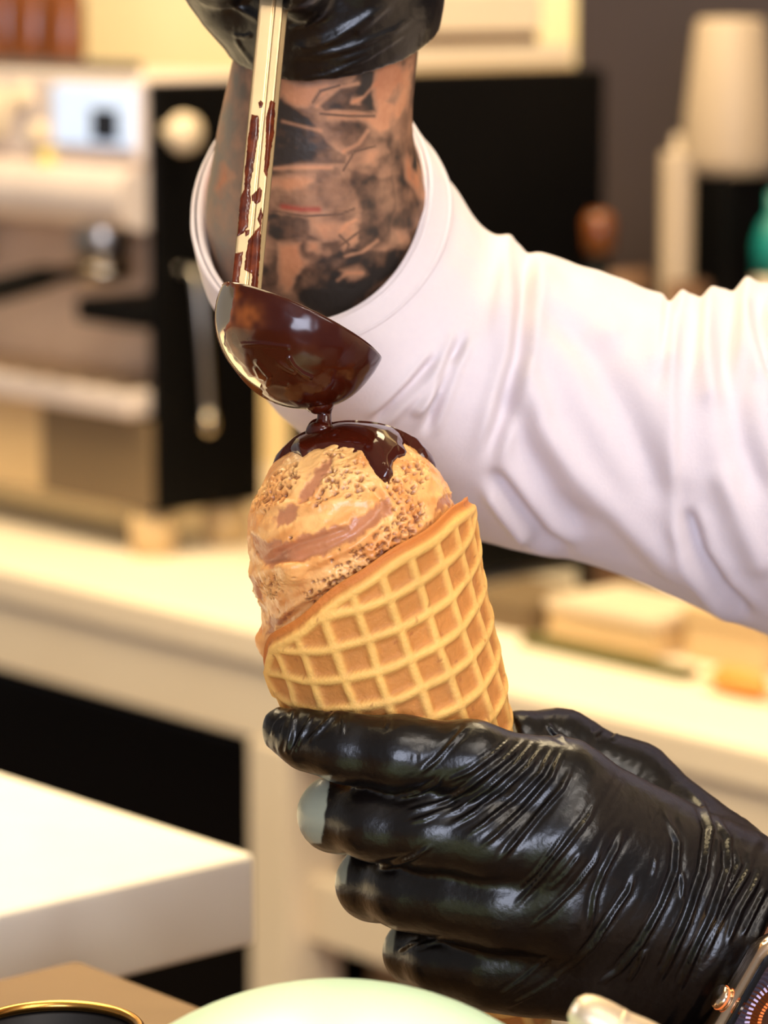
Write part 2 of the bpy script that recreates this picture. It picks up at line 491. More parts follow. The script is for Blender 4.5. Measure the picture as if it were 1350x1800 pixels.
prof = [(-0.030 * math.cos(t), 1.268 + 0.032 * math.sin(t)) for t in th] + [(DV, 1.30), (DV, 1.2365)]
V = np.array([room(u, VC + a, z) for u in (UC + 0.0125, UL) for a, z in prof]); n = len(prof)
F = [[i, (i + 1) % n, n + (i + 1) % n, n + i] for i in range(n)] + [list(range(n))[::-1], [n + i for i in range(n)]]
obj('front_bar', V, F, M['machine'], em, smooth=False)
tp = rbox('head_panel', UC + 0.0125, UL, VC - 0.004, VC + DV, 1.301, 1.392, M['machine'], em, 0.010, 3)
ua, za = on_v(236, 262, VC - 0.006); ub2, zb = on_v(95, 148, VC - 0.006)
ds = rbox('steel_glint', ua, ub2, VC - 0.0085, VC - 0.0042, za, zb, M['steel_glint'], tp, 0.002)  # glowing plate drawn in place of the highlight on the steel
ua, za = on_v(208, 250, VC - 0.009); ub2, zb = on_v(160, 190, VC - 0.009)
for px, py, rr_, mk in ((42, 172, 0.014, 'white_plastic'), (70, 235, 0.012, 'white_plastic'), (86, 282, 0.011, 'yellow')):
    uu, zz = on_v(px, py, VC - 0.0042)
    V, F = lathe([(rr_, 0), (rr_, 0.006), (rr_ * .8, 0.009), (0, 0.0095)], room(uu, VC - 0.0042, zz), -RV, 20); obj('button', V, F, M[mk], tp)
rbox('glint_dark_part', ua, ub2, VC - 0.0095, VC - 0.0086, za, zb, M['screen'], ds, 0.0003)  # dark part of the painted reflection
for i in range(4):
    u = UC + 0.30 + i * 0.034
    V, F = lathe([(0.011, 0), (0.011, 0.008), (0.009, 0.010), (0, 0.010)], room(u, VC - 0.0042, 1.342), -RV, 20)
    obj('button', V, F, M['black'] if i == 0 else M['white_plastic'], tp)
V, F = lathe([(0.03, 0), (0.03, 0.006), (0.026, 0.007), (0, 0.007)], room(UC + 0.26, VC - 0.0042, 1.345), -RV, 28)
obj('gauge', V, F, M['white_plastic'], tp)
for i, u in enumerate((UC + 0.14, UC + 0.40, UC + 0.60)):
    V, F = lathe([(0.026, 0), (0.032, 0.01), (0.032, 0.035), (0.028, 0.045)], room(u, VC + 0.045, 1.195), (0, 0, 1), 28)
    g = obj('group_head', V, F, M['brushed'], em)
    V, F = lathe([(0.020, 0), (0.033, 0.006), (0.033, 0.022)], room(u, VC + 0.045, 1.1725), (0, 0, 1), 28)
    obj('filter_basket', V, F, M['steel'], g)
    P = crom([room(u, VC + 0.014, 1.184), room(u, VC - 0.03, 1.182), room(u, VC - 0.07, 1.176), room(u, VC - 0.125, 1.168)], 12)
    V, F = tube(P, np.interp(np.linspace(0, 1, 12), [0, .2, .35, .9, 1], [.007, .008, .013, .014, .009]), 14)
    obj('portafilter_handle', V, F, M['black'], g)
ua, za = on_v(258, 575, VC); ub2, zb = on_v(135, 540, VC)
rbox('control_bar', ua, ub2, VC - 0.004, VC + 0.0995, za - 0.004, zb + 0.012, M['black'], em, 0.008)
vk, zk = on_u(290, 232, UC)
V, F = lathe([(0.008, 0), (0.008, 0.016), (0.015, 0.02), (0.0195, 0.028), (0.018, 0.038), (0.010, 0.044), (0, 0.045)], room(UC - 0.0005, vk, zk), -RU, 28)
obj('steam_knob', V, F, M['white_plastic'], em)
vk, zk = on_u(318, 560, UC)
P = crom([room(UC - 0.001, vk, zk + 0.05), room(UC - 0.025, vk, zk + 0.045), room(UC - 0.034, vk, zk), room(UC - 0.036, vk + 0.003, zk - 0.05), room(UC - 0.036, vk + 0.006, zk - 0.095)], 24)
V, F = tube(P, 0.004, 12); w = obj('steam_wand', V, F, M['brushed'], em)
V, F = lathe([(0.004, 0), (0.007, -0.004), (0.007, -0.014), (0.003, -0.02)], P[-1], (0, 0, 1), 14)
obj('wand_tip', V, F, M['steel'], w)
rbox('cup_rail', UC + 0.02, UL, VC + 0.004, VC + 0.008, 1.3925, 1.404, M['steel'], em, 0.001)
jl = ['amber glass jar on the espresso machine nearest the dark gap', 'amber glass jar in the middle atop the espresso machine', 'amber glass jar at the far left atop the espresso machine']
for i, (px, r, h) in enumerate(((118, 0.020, 0.10), (62, 0.022, 0.11), (12, 0.02, 0.12))):
    u, _ = on_v(px, 100, VC + 0.06)
    j = empty('glass_jar', room(u, VC + 0.06, 1.3925), jl[i], 'jar', 'amber jars on the espresso machine')
    V, F = lathe([(r * .9, 0.0005), (r, 0.008), (r, h * .7), (r * .7, h * .85), (r * .62, h)], room(u, VC + 0.06, 1.3925), (0, 0, 1), 24)
    obj('body', V, F, M['amber'], j)
    V, F = lathe([(r * .72, h), (r * .75, h + .004), (r * .72, h + .02), (0, h + .021)], room(u, VC + 0.06, 1.3925), (0, 0, 1), 24)
    obj('lid', V, F, M['kraft'], j)

# ------------------------------------------------------------------ black appliance behind the sleeve
UA, VA = 2.282, 2.03
ba = empty('boxy_oven', room(UA + 0.08, VA + 0.15, Z0), 'tall black box shaped oven on the counter behind the white sleeve', 'oven')
for a in (0.015, 0.125):
    for b in (0.02, 0.25):
        rbox('foot', UA + a, UA + a + 0.02, VA + b, VA + b + 0.02, Z0, Z0 + 0.012, M['black'], ba, 0.002)
bo = rbox('body', UA, UA + 0.16, VA, VA + 0.275, Z0 + 0.012, 1.400, M['black'], ba, 0.006)
rbox('door', UA + 0.01, UA + 0.15, VA - 0.012, VA - 0.0005, Z0 + 0.06, 1.37, M['glass_black'], ba, 0.004)
rbox('handle', UA + 0.02, UA + 0.035, VA - 0.035, VA - 0.0122, 1.05, 1.28, M['brushed'], ba, 0.004)
t1 = empty('serving_tray', room(UA + 0.08, VA + 0.12, 1.4005), 'pale shallow tray lying on top of the black oven', 'tray')
rbox('tray_base', UA + 0.004, UA + 0.155, VA + 0.005, VA + 0.232, 1.4005, 1.406, M['sand'], t1, 0.001)
for a0, a1, b0, b1 in ((0.004, 0.012, 0.005, 0.232), (0.147, 0.155, 0.005, 0.232), (0.0121, 0.1469, 0.005, 0.013), (0.0121, 0.1469, 0.224, 0.232)):
    rbox('tray_side', UA + a0, UA + a1, VA + b0, VA + b1, 1.4062, 1.424, M['white_plastic'], t1, 0.001)
cb = empty('cake_box', room(UA + 0.09, VA + 0.10, 1.4065), 'cream cardboard box in the tray on the black oven', 'box')
rbox('box_body', UA + 0.02, UA + 0.14, VA + 0.02, VA + 0.20, 1.4065, 1.436, M['kraft'], cb, 0.002)
rbox('box_lid', UA + 0.017, UA + 0.143, VA + 0.017, VA + 0.203, 1.4362, 1.475, M['white_plastic'], cb, 0.002)

# ------------------------------------------------------------------ grinder, bottles and bags at the right end of the counter
ug, vg = on_z(1268, 1012, Z0)
gr = empty('coffee_grinder', room(ug, vg, Z0), 'black coffee grinder topped by a tapering white hopper', 'coffee grinder')
rbox('body', ug - 0.030, ug + 0.030, vg - 0.036, vg + 0.036, Z0 + 0.001, 1.297, M['black'], gr, 0.006)
rbox('spout', ug - 0.012, ug + 0.012, vg - 0.07, vg - 0.0365, 1.16, 1.19, M['black'], gr, 0.004)
V, F = lathe([(0.030, 1.2975 - Z0), (0.044, 1.302 - Z0), (0.046, 1.315 - Z0), (0.043, 1.36 - Z0), (0.034, 1.443 - Z0), (0.030, 1.449 - Z0), (0, 1.450 - Z0)],
             room(ug, vg, Z0), (0, 0, 1), 40)
obj('hopper', V, F, M['hopper'], gr)
u, v = on_z(1180, 1034, Z0)
pw = empty('paper_towel_stand', room(u, v, Z0), 'slim white upright roll standing left of the coffee grinder', 'paper roll')
V, F = lathe([(0.018, 0.0005), (0.018, 0.008), (0.006, 0.010), (0.006, 0.03)], room(u, v, Z0), (0, 0, 1), 24)
obj('base', V, F, M['black'], pw)
V, F = lathe([(0.0155, 0.03), (0.0160, 0.034), (0.0160, 0.42), (0.0150, 0.424), (0.005, 0.424), (0.005, 0.44), (0, 0.442)], room(u, v, Z0), (0, 0, 1), 32)
obj('roll', V, F, M['hopper'], pw)
u, v = on_z(1352, 1030, Z0)
bt = empty('syrup_bottle', room(u, v, Z0), 'teal and white bottle at the right edge of the photo', 'bottle')
V, F = lathe([(0.020, 0.0005), (0.022, 0.006), (0.022, 0.30), (0.021, 0.305)], room(u, v, Z0), (0, 0, 1), 28)
obj('body', V, F, M['white_plastic'], bt)
V, F = lathe([(0.0222, 0.3052), (0.0222, 0.335), (0.016, 0.355), (0.008, 0.365), (0.008, 0.385), (0, 0.386)], room(u, v, Z0), (0, 0, 1), 28)
obj('cap', V, F, M['teal'], bt)
u, v = on_z(1046, 1035, Z0)
bt = empty('oil_bottle', room(u, v, Z0), 'small amber bottle in the dark beside the black oven', 'bottle')
V, F = lathe([(0.016, 0.0005), (0.018, 0.006), (0.018, 0.30), (0.009, 0.325)], room(u, v, Z0), (0, 0, 1), 28)
obj('body', V, F, M['black'], bt)
V, F = lathe([(0.0095, 0.3255), (0.015, 0.33), (0.016, 0.36), (0.010, 0.368), (0, 0.369)], room(u, v, Z0), (0, 0, 1), 28)
obj('stopper', V, F, M['amber'], bt)
bl = ['brown kraft coffee bag nearest the black oven', 'brown kraft coffee bag between two others below the grinder hopper', 'brown kraft coffee bag nearest the teal bottle']
for i, (px, py, h) in enumerate(((1100, 1080, 0.325), (1200, 1085, 0.315), (1295, 1090, 0.30))):
    u, v = on_z(px, py, Z0)
    bm = bmesh.new(); rows = []
    for t, w, d in ((0, .026, .018), (.06, .029, .021), (.7, .029, .019), (.9, .028, .008), (1, .028, .003)):
        rows.append([bm.verts.new(room(u + sx * d, v + sy * w, Z0 + 0.0005 + t * h)) for sx, sy in ((-1, -1), (1, -1), (1, 1), (-1, 1))])
    for a, b in zip(rows[:-1], rows[1:]):
        for k in range(4): bm.faces.new((a[k], a[(k + 1) % 4], b[(k + 1) % 4], b[k]))
    bm.faces.new(rows[0][::-1]); bm.faces.new(rows[-1])
    bmesh.ops.recalc_face_normals(bm, faces=bm.faces)
    bmesh.ops.bevel(bm, geom=list(bm.edges), offset=0.003, segments=2, affect='EDGES')
    bm.verts.index_update()
    cbag = obj('coffee_bag', np.array([q.co[:] for q in bm.verts]), [[q.index for q in f.verts] for f in bm.faces], M['kraft'], None, room(u, v, Z0))
    bm.free(); tag(cbag, bl[i], 'bag', 'brown bags on the rear counter')

def low_box(name, px, py, du, dv, h, mb, label, cat, lid=None, z=Z0):
    u, v = on_z(px, py, z)
    e = empty(name, room(u + du / 2, v + dv / 2, z), label, cat)
    rbox('box_body', u, u + du, v, v + dv, z + 0.0005, z + h * 0.7, mb, e, 0.003)
    rbox('box_lid', u - 0.002, u + du + 0.002, v - 0.002, v + dv + 0.002, z + h * 0.7 + 0.0002, z + h, lid or mb, e, 0.003)
low_box('card_box', 925, 1118, 0.10, 0.10, 0.028, M['grey'], 'low grey brown box on the counter beside the cone', 'box')
low_box('pastry_box', 1150, 1158, 0.135, 0.095, 0.036, M['sand'], 'flat sand coloured box on the counter under the sleeve', 'box', M['white_plastic'])
low_box('wafer_box', 1345, 1190, 0.095, 0.12, 0.05, M['sand'], 'beige box at the right end of the rear counter', 'box')
u, v = on_z(1200, 1200, Z0)
tr = rbox('shade_strip', u, u + 0.20, v, v + 0.022, Z0 + 0.0005, Z0 + 0.010, M['green'], None, 0.003)  # strip added for the greenish shadowed gap, its shade in the colour
tag(tr, 'thin olive green strip of painted shade before the sand coloured box', 'tray')
u, v = on_z(1300, 1226, Z0)
pk = empty('wrapped_snack', room(u, v, Z0), 'small orange wrapped snack on the counter at the right', 'snack')
P = crom([room(u - 0.03, v, Z0 + 0.012), room(u, v, Z0 + 0.0135), room(u + 0.03, v, Z0 + 0.012)], 12)
V, F = tube(P, np.interp(np.linspace(0, 1, 12), [0, .12, .5, .88, 1], [.004, .0105, .012, .0105, .004]), 16)
obj('wrapper', V, F, M['orange'], pk)
for s in (-1, 1):
    rbox('wrapper_end', u + s * 0.03 - (0.012 if s < 0 else 0), u + s * 0.03 + (0.012 if s > 0 else 0), v - 0.009, v + 0.009, Z0 + 0.0110, Z0 + 0.013, M['orange'], pk, 0.0005)

# ------------------------------------------------------------------ near white counter and the brown-topped cabinet
ZN = 1.123
ns = empty('bar_counter', room(1.4, 0.2, 0), 'thick white stone bar top at the lower left', 'counter')
rbox('worktop', 1.0531, 1.95, -0.45, 0.855, ZN - 0.041, ZN, M['white_top'], ns, 0.004, 3)
for v in (-0.40, 0.06):
    rbox('support_panel', 1.2, 1.85, v, v + 0.04, 0, ZN - 0.0412, M['cream'], ns, 0.002)
ZC = 1.132
gc = empty('serving_cabinet', room(0.6, 0.3, 0), 'brown topped serving cabinet in the bottom left corner', 'cabinet')
rbox('worktop', 0.30, 0.9586, -0.45, 0.6913, ZC - 0.02, ZC, M['wood'], gc, 0.003)
rbox('body', 0.32, 0.94, -0.43, 0.672, 0.0, ZC - 0.0202, M['tan'], gc, 0.003)

def floor_pt(px, py, d, z):
    w = to_world([K(px, py, (d - 1) * 1000)])[0]; w[2] = z; return w
# mint lidded tub
b = floor_pt(590, 1750, 0.84, ZC + 0.0003)
top = to_world([K(590, 1750, -160)])[0][2] - ZC
tb = empty('ice_cream_tub', b, 'blurred pale mint round tub with domed lid in the foreground', 'tub')
V, F = lathe([(0.058, 0.0), (0.062, 0.004), (0.066, top - 0.045), (0.064, top - 0.0445)], b, (0, 0, 1), 64)
obj('body', V, F, M['white_plastic'], tb)
R = 0.088
pr = [(0.0645, top - 0.044), (0.0695, top - 0.043), (0.0695, top - 0.034)]
for a in np.linspace(0.90, 0, 16): pr.append((R * math.sin(a), top - R + R * math.cos(a)))
V, F = lathe(pr, b, (0, 0, 1), 72); obj('lid', V, F, M['mint'], tb)
# small steel cup, the rim's gold reflection put into its colour
b = floor_pt(95, 1808, 0.97, ZC + 0.0003); h = to_world([K(95, 1808, -30)])[0][2] - ZC
cp = empty('metal_cup', b, 'small dark cup with golden rim in the bottom left corner', 'cup')
V, F = lathe([(0.020, 0), (0.0215, 0.003), (0.0262, h - 0.003), (0.0245, h - 0.004), (0.020, 0.006), (0, 0.005)], b, (0, 0, 1), 64)
obj('body', V, F, M['strap'], cp)
th = np.linspace(0, 2 * math.pi, 73)
V, F = tube([b + np.array([0.0257 * math.cos(t), 0.0257 * math.sin(t), h - 0.0015]) for t in th], 0.0017, 10); obj('rim', V, F, M['gold'], cp)
# scoop standing in a steel pot, only the end of its handle shows
tip = to_world([K(1006, 1770, -160)])[0]; q = to_world([K(1085, 1812, -160)])[0]
dirv = (q - tip) / np.linalg.norm(q - tip)
foot = np.array([q[0] + 0.032, q[1] - 0.006, ZC + 0.0003])
pt = empty('steel_pot', foot, 'small round steel pot holding the blurred scoop', 'pot')
V, F = lathe([(0.022, 0), (0.024, 0.003), (0.024, 0.045), (0.022, 0.045), (0.021, 0.004), (0, 0.0035)], foot, (0, 0, 1), 40); obj('body', V, F, M['brushed'], pt)
th = np.linspace(0, 2 * math.pi, 49)
V, F = tube([foot + np.array([0.0238 * math.cos(t), 0.0238 * math.sin(t), 0.0455]) for t in th], 0.0009, 8); obj('rim', V, F, M['steel'], pt)
sc = empty('scoop', foot + np.array([0, 0, 0.006]), 'blurred steel scoop handle end in front of the lower glove', 'scoop')
P = crom([tip, tip + dirv * 0.012, q, q + dirv * 0.012 + np.array([0.004, 0, -0.004]), foot + np.array([-0.004, 0, 0.055]), foot + np.array([0.006, 0, 0.018])], 40)
r = np.interp(np.linspace(0, 1, 40), [0, .02, .06, .12, .55, 1], [.0026, .0044, .0056, .006, .0058, .003])
V, F = tube(P, r, 24); obj('handle', V, F, M['knob'], sc)
V, F = lathe([(0.0060, -0.0007), (0.0063, 0), (0.0060, 0.0007)], P[9], P[10] - P[9], 24); obj('handle_ring', V, F, M['gold'], sc)
V, F = lathe([(0, 0), (0.007, 0.002), (0.010, 0.006), (0.011, 0.012), (0.0102, 0.012), (0.006, 0.004), (0, 0.002)], foot + np.array([0.007, 0, 0.006]), (0, 0, 1), 24); obj('scoop_bowl', V, F, M['steel'], sc)
# frame of the cone, which both the cone and the fingers around it use
APX = K(994, 1973, 27.0)
tl = math.radians(12)
ax_img = np.array([-math.sin(math.radians(21)), 0, math.cos(math.radians(21))])
AX = ax_img * math.cos(tl) + np.array([0, -math.sin(tl), 0])
E1 = np.cross(np.array([0, -1.0, 0]), AX); E1 /= np.linalg.norm(E1)
if E1[0] < 0: E1 = -E1
E2 = np.cross(AX, E1)
if E2[1] > 0: E2 = -E2
BETA = math.radians(12.6)
# ------------------------------------------------------------------ person: one continuous body, clothing and gloves as children
def crop_px(pts, s, ox, oy): return [(ox + a / s, oy + b / s) for a, b in pts]
ARM = [(600, -40, 52, 27), (576, 90, 62, 27.5), (560, 180, 70, 28.5), (552, 270, 78, 31), (556, 370, 90, 35.5), (578, 470, 102, 36), (625, 560, 114, 33), (715, 660, 122, 34)]
UARM = [(715, 660, 122, 34), (1000, 745, 126, 38), (1350, 800, 128, 45), (1900, 860, 140, 56), (2350, 930, 150, 62)]
FARM2 = [(1255, 1640, -8, 24), (1330, 1690, -6, 26), (1420, 1735, -2, 28), (1700, 1880, 10, 36), (2350, 2250, 20, 42)]
UARM2 = [(2350, 2250, 20, 44), (2500, 1700, -60, 50), (2480, 1100, -150, 60)]
TORSO = [(2480, 1000, 150, 75), (2500, 1150, 0, 95), (2520, 1080, -150, 75)]
TORSO2 = [(2520, 1250, 0, 120), (2560, 1900, 0, 130), (2580, 3100, 0, 140)]
P, lo = lattice((-75, -240, -480), (500, 260, 185), 4.0)
D = chain(P, kpts(ARM), 8); D = smin(D, chain(P, kpts(UARM), 8), 16)
D2 = smin(chain(P, kpts(FARM2), 6), chain(P, kpts(UARM2), 8), 14)
T = smin(chain(P, kpts(TORSO), 40), chain(P, kpts(TORSO2), 40), 60)
D = smin(smin(D, T, 30), smin(D2, T, 20), 6)
BV, BF = nets(D, lo, 4.0)
# refine the forearm that carries the tattoo
bm = bmesh.new(); bm.from_mesh(raw_mesh('t', BV, BF)); bm.verts.ensure_lookup_table()
ctr = np.array([BV[f].mean(0) for f in BF]); cp_ = pix(ctr)
sel = (cp_[:, 0] < 800) & (cp_[:, 1] < 720) & (cp_[:, 1] > -20) & (ctr[:, 0] < 30)
bm.faces.ensure_lookup_table()
ed = {e for i in np.flatnonzero(sel) for e in bm.faces[i].edges}
bmesh.ops.smooth_vert(bm, verts=bm.verts, factor=0.5, use_axis_x=True, use_axis_y=True, use_axis_z=True)
bmesh.ops.subdivide_edges(bm, edges=list(ed), cuts=6, use_grid_fill=True, smooth=0.0)
bm.verts.index_update()
BV = np.array([v.co[:] for v in bm.verts]); BF2 = [[v.index for v in f.verts] for f in bm.faces]; bm.free()
# ink on the forearm: shaded patches, bands, an eye, a bird-like head, a red line, with skin left between them
q = pix(BV); front = BV[:, 1] < 120
n1 = fbm(BV / 14.0, 4, 3); n2 = fbm(BV / 5.0, 4, 8); n3 = vnoise(BV / 1.2, 5)
qw = q + np.stack([n1 * 9 + n2 * 4, vnoise(BV / 9.0, 21) * 9 + n2 * 3], 1)
C1 = lambda pts: crop_px(pts, 3.0, 330, 0)
INK = [  # outline, darkness, softness (px)
    (C1([(500, 520), (640, 620), (700, 690), (760, 760), (830, 800), (820, 880), (600, 880), (430, 890), (440, 560)]), .86, 10),
    (C1([(690, 520), (760, 460), (880, 370), (960, 350), (1005, 380), (990, 600), (930, 610), (860, 600), (700, 605), (660, 560)]), .85, 6),
    (C1([(690, 430), (800, 395), (880, 360), (820, 440), (740, 460)]), .55, 6),
    (C1([(740, 640), (940, 690), (1080, 700), (1150, 560), (1140, 700), (1190, 800), (1120, 900), (900, 920), (810, 860), (780, 760)]), .70, 14),
    (C1([(800, 880), (1090, 900), (1110, 1100), (1060, 1300), (900, 1360), (820, 1280), (880, 1160), (860, 1040)]), .82, 14),
    (C1([(430, 890), (780, 880), (830, 960), (850, 1100), (700, 1140), (430, 1110), (420, 1020), (660, 1010), (640, 940), (440, 930)]), .66, 8),
    (C1([(400, 1120), (620, 1160), (640, 1230), (720, 1280), (640, 1300), (600, 1270), (470, 1290), (400, 1250)]), .85, 8),
    (C1([(370, 1270), (480, 1290), (490, 1500), (380, 1520)]), .75, 8),
    (C1([(560, 1420), (700, 1340), (860, 1290), (1010, 1300), (1180, 1270), (1120, 1420), (960, 1560), (760, 1700), (600, 1640), (520, 1530)]), .88, 12),
    (C1([(1060, 960), (1200, 1000), (1250, 1150), (1200, 1330), (1060, 1330), (1040, 1150)]), .70, 12),
    (C1([(1080, 260), (1160, 260), (1150, 350), (1090, 330)]), .4, 8),
    (C1([(1100, 470), (1130, 440), (1090, 560), (1050, 540)]), .5, 5),
    (C1([(280, 260), (330, 330), (330, 500), (300, 800), (240, 960), (190, 800), (230, 500)]), .66, 14),
    (C1([(170, 1000), (250, 980), (270, 1150), (220, 1500), (130, 1500), (100, 1200)]), .58, 14),
    (C1([(150, 700), (190, 640), (210, 900), (120, 1080), (100, 1000)]), .45, 12),
]
ink = 0.68 + 0.16 * n1
SKIN = [C1([(490, 425), (690, 450), (770, 445), (700, 490), (620, 560), (560, 560), (490, 520)]), C1([(1010, 380), (1080, 330), (1160, 300), (1145, 560), (1060, 640), (1000, 690), (900, 650), (730, 640), (720, 605), (985, 625)]),
        C1([(1140, 800), (1180, 830), (1230, 960), (1240, 1060), (1180, 960)]), C1([(200, 880), (250, 950), (190, 1040), (160, 1000)]), C1([(900, 250), (1170, 190), (1160, 260), (1080, 300), (960, 320)]), C1([(560, 1420), (620, 1380), (560, 1530), (500, 1520)])]
for poly in SKIN: ink = ink * (1 - 0.92 * sm(poly_sd(qw, poly), -9, 7))
for poly, k, soft in INK:
    ink = np.maximum(ink, k * sm(poly_sd(qw, poly), -soft, soft))
skin_gap = [(C1([(420, 940), (560, 930), (640, 960), (560, 1000), (430, 1000)]), .8), (C1([(480, 1290), (600, 1290), (600, 1400), (540, 1500), (480, 1490)]), .95),
            (C1([(640, 1280), (700, 1290), (690, 1340), (640, 1330)]), .8), (C1([(640, 1190), (860, 1180), (880, 1130), (800, 1270), (720, 1280)]), .6),
            (C1([(810, 1200), (860, 1180), (880, 1260), (820, 1330)]), .6), (C1([(860, 510), (930, 520), (910, 560), (860, 550)]), .55),
            (C1([(820, 820), (1040, 750), (1040, 800), (930, 860), (840, 900)]), .35), (C1([(930, 790), (980, 800), (980, 860), (930, 850)]), .5),
            (C1([(1080, 1220), (1170, 1200), (1160, 1260), (1090, 1280)]), .5), (C1([(800, 1440), (900, 1420), (950, 1460), (860, 1480)]), .5)]
for poly, k in skin_gap:
    ink *= 1 - k * sm(poly_sd(qw, poly), -8, 8)
back_ink = sm(n1, -0.25, 0.15) * 0.75
armz = (q[:, 0] < 800) & (q[:, 1] < 720) & (BV[:, 0] < 30)
ink = np.where(BV[:, 1] < 96 + 0.03 * (q[:, 1] - 100), ink, back_ink)
ink = np.clip(ink + armz * (n2 * 0.16 + n1 * 0.10) * (ink > 0.08), 0, 0.93)
for a in ([(440, 890), (600, 882), (760, 885)], [(500, 640), (700, 690)], [(820, 800), (900, 760), (950, 690)], [(870, 540), (930, 510), (990, 440)], [(830, 1350), (920, 1330), (1000, 1270)], [(790, 1480), (840, 1440), (920, 1440)], [(800, 1230), (840, 1180), (890, 1160)], [(680, 560), (800, 460), (900, 440)]):
    d, t, s = line_dist(q, C1(a)); ink = np.maximum(ink - 0.45 * np.exp(-(d / 3.2) ** 2), 0)
for a in ([(660, 540), (700, 480), (800, 450)], [(840, 540), (880, 480), (960, 430)], [(700, 600), (850, 612), (985, 612)], [(800, 1240), (850, 1290), (830, 1340)], [(760, 1330), (880, 1240), (960, 1180)], [(430, 1110), (620, 1140), (800, 1130), (880, 1100)], [(820, 900), (880, 800), (990, 770)], [(860, 560), (920, 560), (950, 500)]):
    d, t, s = line_dist(q, C1(a)); ink = np.maximum(ink, 0.8 * np.exp(-(d / 3.4) ** 2))
ink *= armz
sk = np.array(lin((200, 140, 100))[:3]); sk2 = np.array(lin((176, 112, 76))[:3]); dk = np.array(lin((46, 38, 32))[:3]); gy = np.array(lin((112, 98, 82))[:3])
skin = sk + (sk2 - sk) * np.clip(0.5 + 0.5 * n1 + 0.2 * n3, 0, 1)[:, None]
inkc = gy + (dk - gy) * sm(ink, 0.25, 0.85)[:, None]
lg = sm(460 - q[:, 0], 0, 70)[:, None]; inkc = inkc + (np.array(lin((138, 128, 112))[:3]) - inkc) * lg * 0.8  # grey ink paler towards one side, the lit edge painted into it
colr = skin + (inkc - skin) * np.clip(ink * 1.12, 0, 1)[:, None]
red = np.exp(-(line_dist(q, C1([(500, 1090), (600, 1105), (690, 1105)]))[0] / 5.0) ** 2)
colr = colr + (np.array(lin((150, 52, 38))[:3]) - colr) * (red * armz * 0.85)[:, None]
person = obj('person', to_world(BV), BF2, M['skin'], None, loc=to_world([K(2540, 2600, 0)])[0], color=colr)
tag(person, 'person in white jacket and black gloves pouring sauce, forearm tattooed', 'person')

# ---- white sleeve of the raised arm, lofted along the arm
RINGS = [  # centre px, depth mm; half axis across (px); half axis towards the lens (px, px, mm)
    (548, 345, 92, 203, -34, 14, 236, -46),
    (566, 385, 96, 210, -48, 16, 222, -50),
    (608, 462, 104, 214, -92, 20, 176, -56),
    (675, 560, 112, 198, -142, 24, 116, -60),
    (800, 650, 118, 162, -202, 20, 44, -62),
    (965, 722, 122, 116, -226, 8, 12, -64),
    (1125, 760, 124, 66, -240, 0, 0, -66),
    (1290, 785, 126, 48, -284, 0, 0, -70),
    (1480, 830, 130, 40, -316, 0, 0, -76),
    (1800, 880, 138, 30, -340, 0, 0, -82),
    (2300, 930, 150, 20, -380, 0, 0, -92)]
NR, NS = 330, 260
R_ = crom(RINGS, 700)
arc = np.concatenate([[0], np.cumsum(np.hypot(np.diff(R_[:, 0]), np.diff(R_[:, 1])) + 3)])
tt = np.interp(np.linspace(0, 1, NR) ** 1.25, arc / arc[-1], np.arange(700))
R_ = np.stack([np.interp(tt, np.arange(700), R_[:, k]) for k in range(8)], 1)
def ring_pts(R_, grow=0.0, seg=NS):
    th = np.linspace(0, 2 * math.pi, seg, endpoint=False)
    out = []
    for r in R_:
        c = K(r[0], r[1], r[2]); s = (1000 + r[2]) / FPX
        a1 = np.array([r[3] * s, 0, -r[4] * s]); a2 = np.array([r[5] * s, r[7], -r[6] * s])
        a1 = a1 * (1 + grow / np.linalg.norm(a1)); a2 = a2 * (1 + grow / np.linalg.norm(a2))
        out.append(c + np.outer(np.cos(th), a1) + np.outer(np.sin(th), a2))
    return np.concatenate(out)
SV = ring_pts(R_); SF = grid_faces(NR, NS, wrap_v=True)
n = vnormals(SV, SF)
if (n[:, 1][NR // 2 * NS + NS // 4]) > 0: SF = SF[:, ::-1].copy(); n = -n
C7 = lambda pts: crop_px(pts, 1.894, 680, 200)
def folds(V, n, items, facing=-0.05):
    q = pix(V); f = sm(-n[:, 1], -0.15, 0.25); h = np.zeros(len(V))
    for pts, amp, w, kind in items:
        d, t, s = line_dist(q, pts)
        env = sm(t, 0, 0.18) * sm(1 - t, 0, 0.18)
        x = d * s / w
        if kind == 'ridge': g = np.exp(-x * x)
        elif kind == 'step': g = (1 / (1 + np.exp(np.clip(-3.5 * x, -40, 40))) - (x > 0) * (1 - np.exp(-np.maximum(x, 0) * 0.45)))
        elif kind == 'valley': g = -np.exp(-x * x) + 0.45 * np.exp(-(x - 1.6) ** 2) + 0.45 * np.exp(-(x + 1.6) ** 2)
        h += amp * env * g * f
    return h
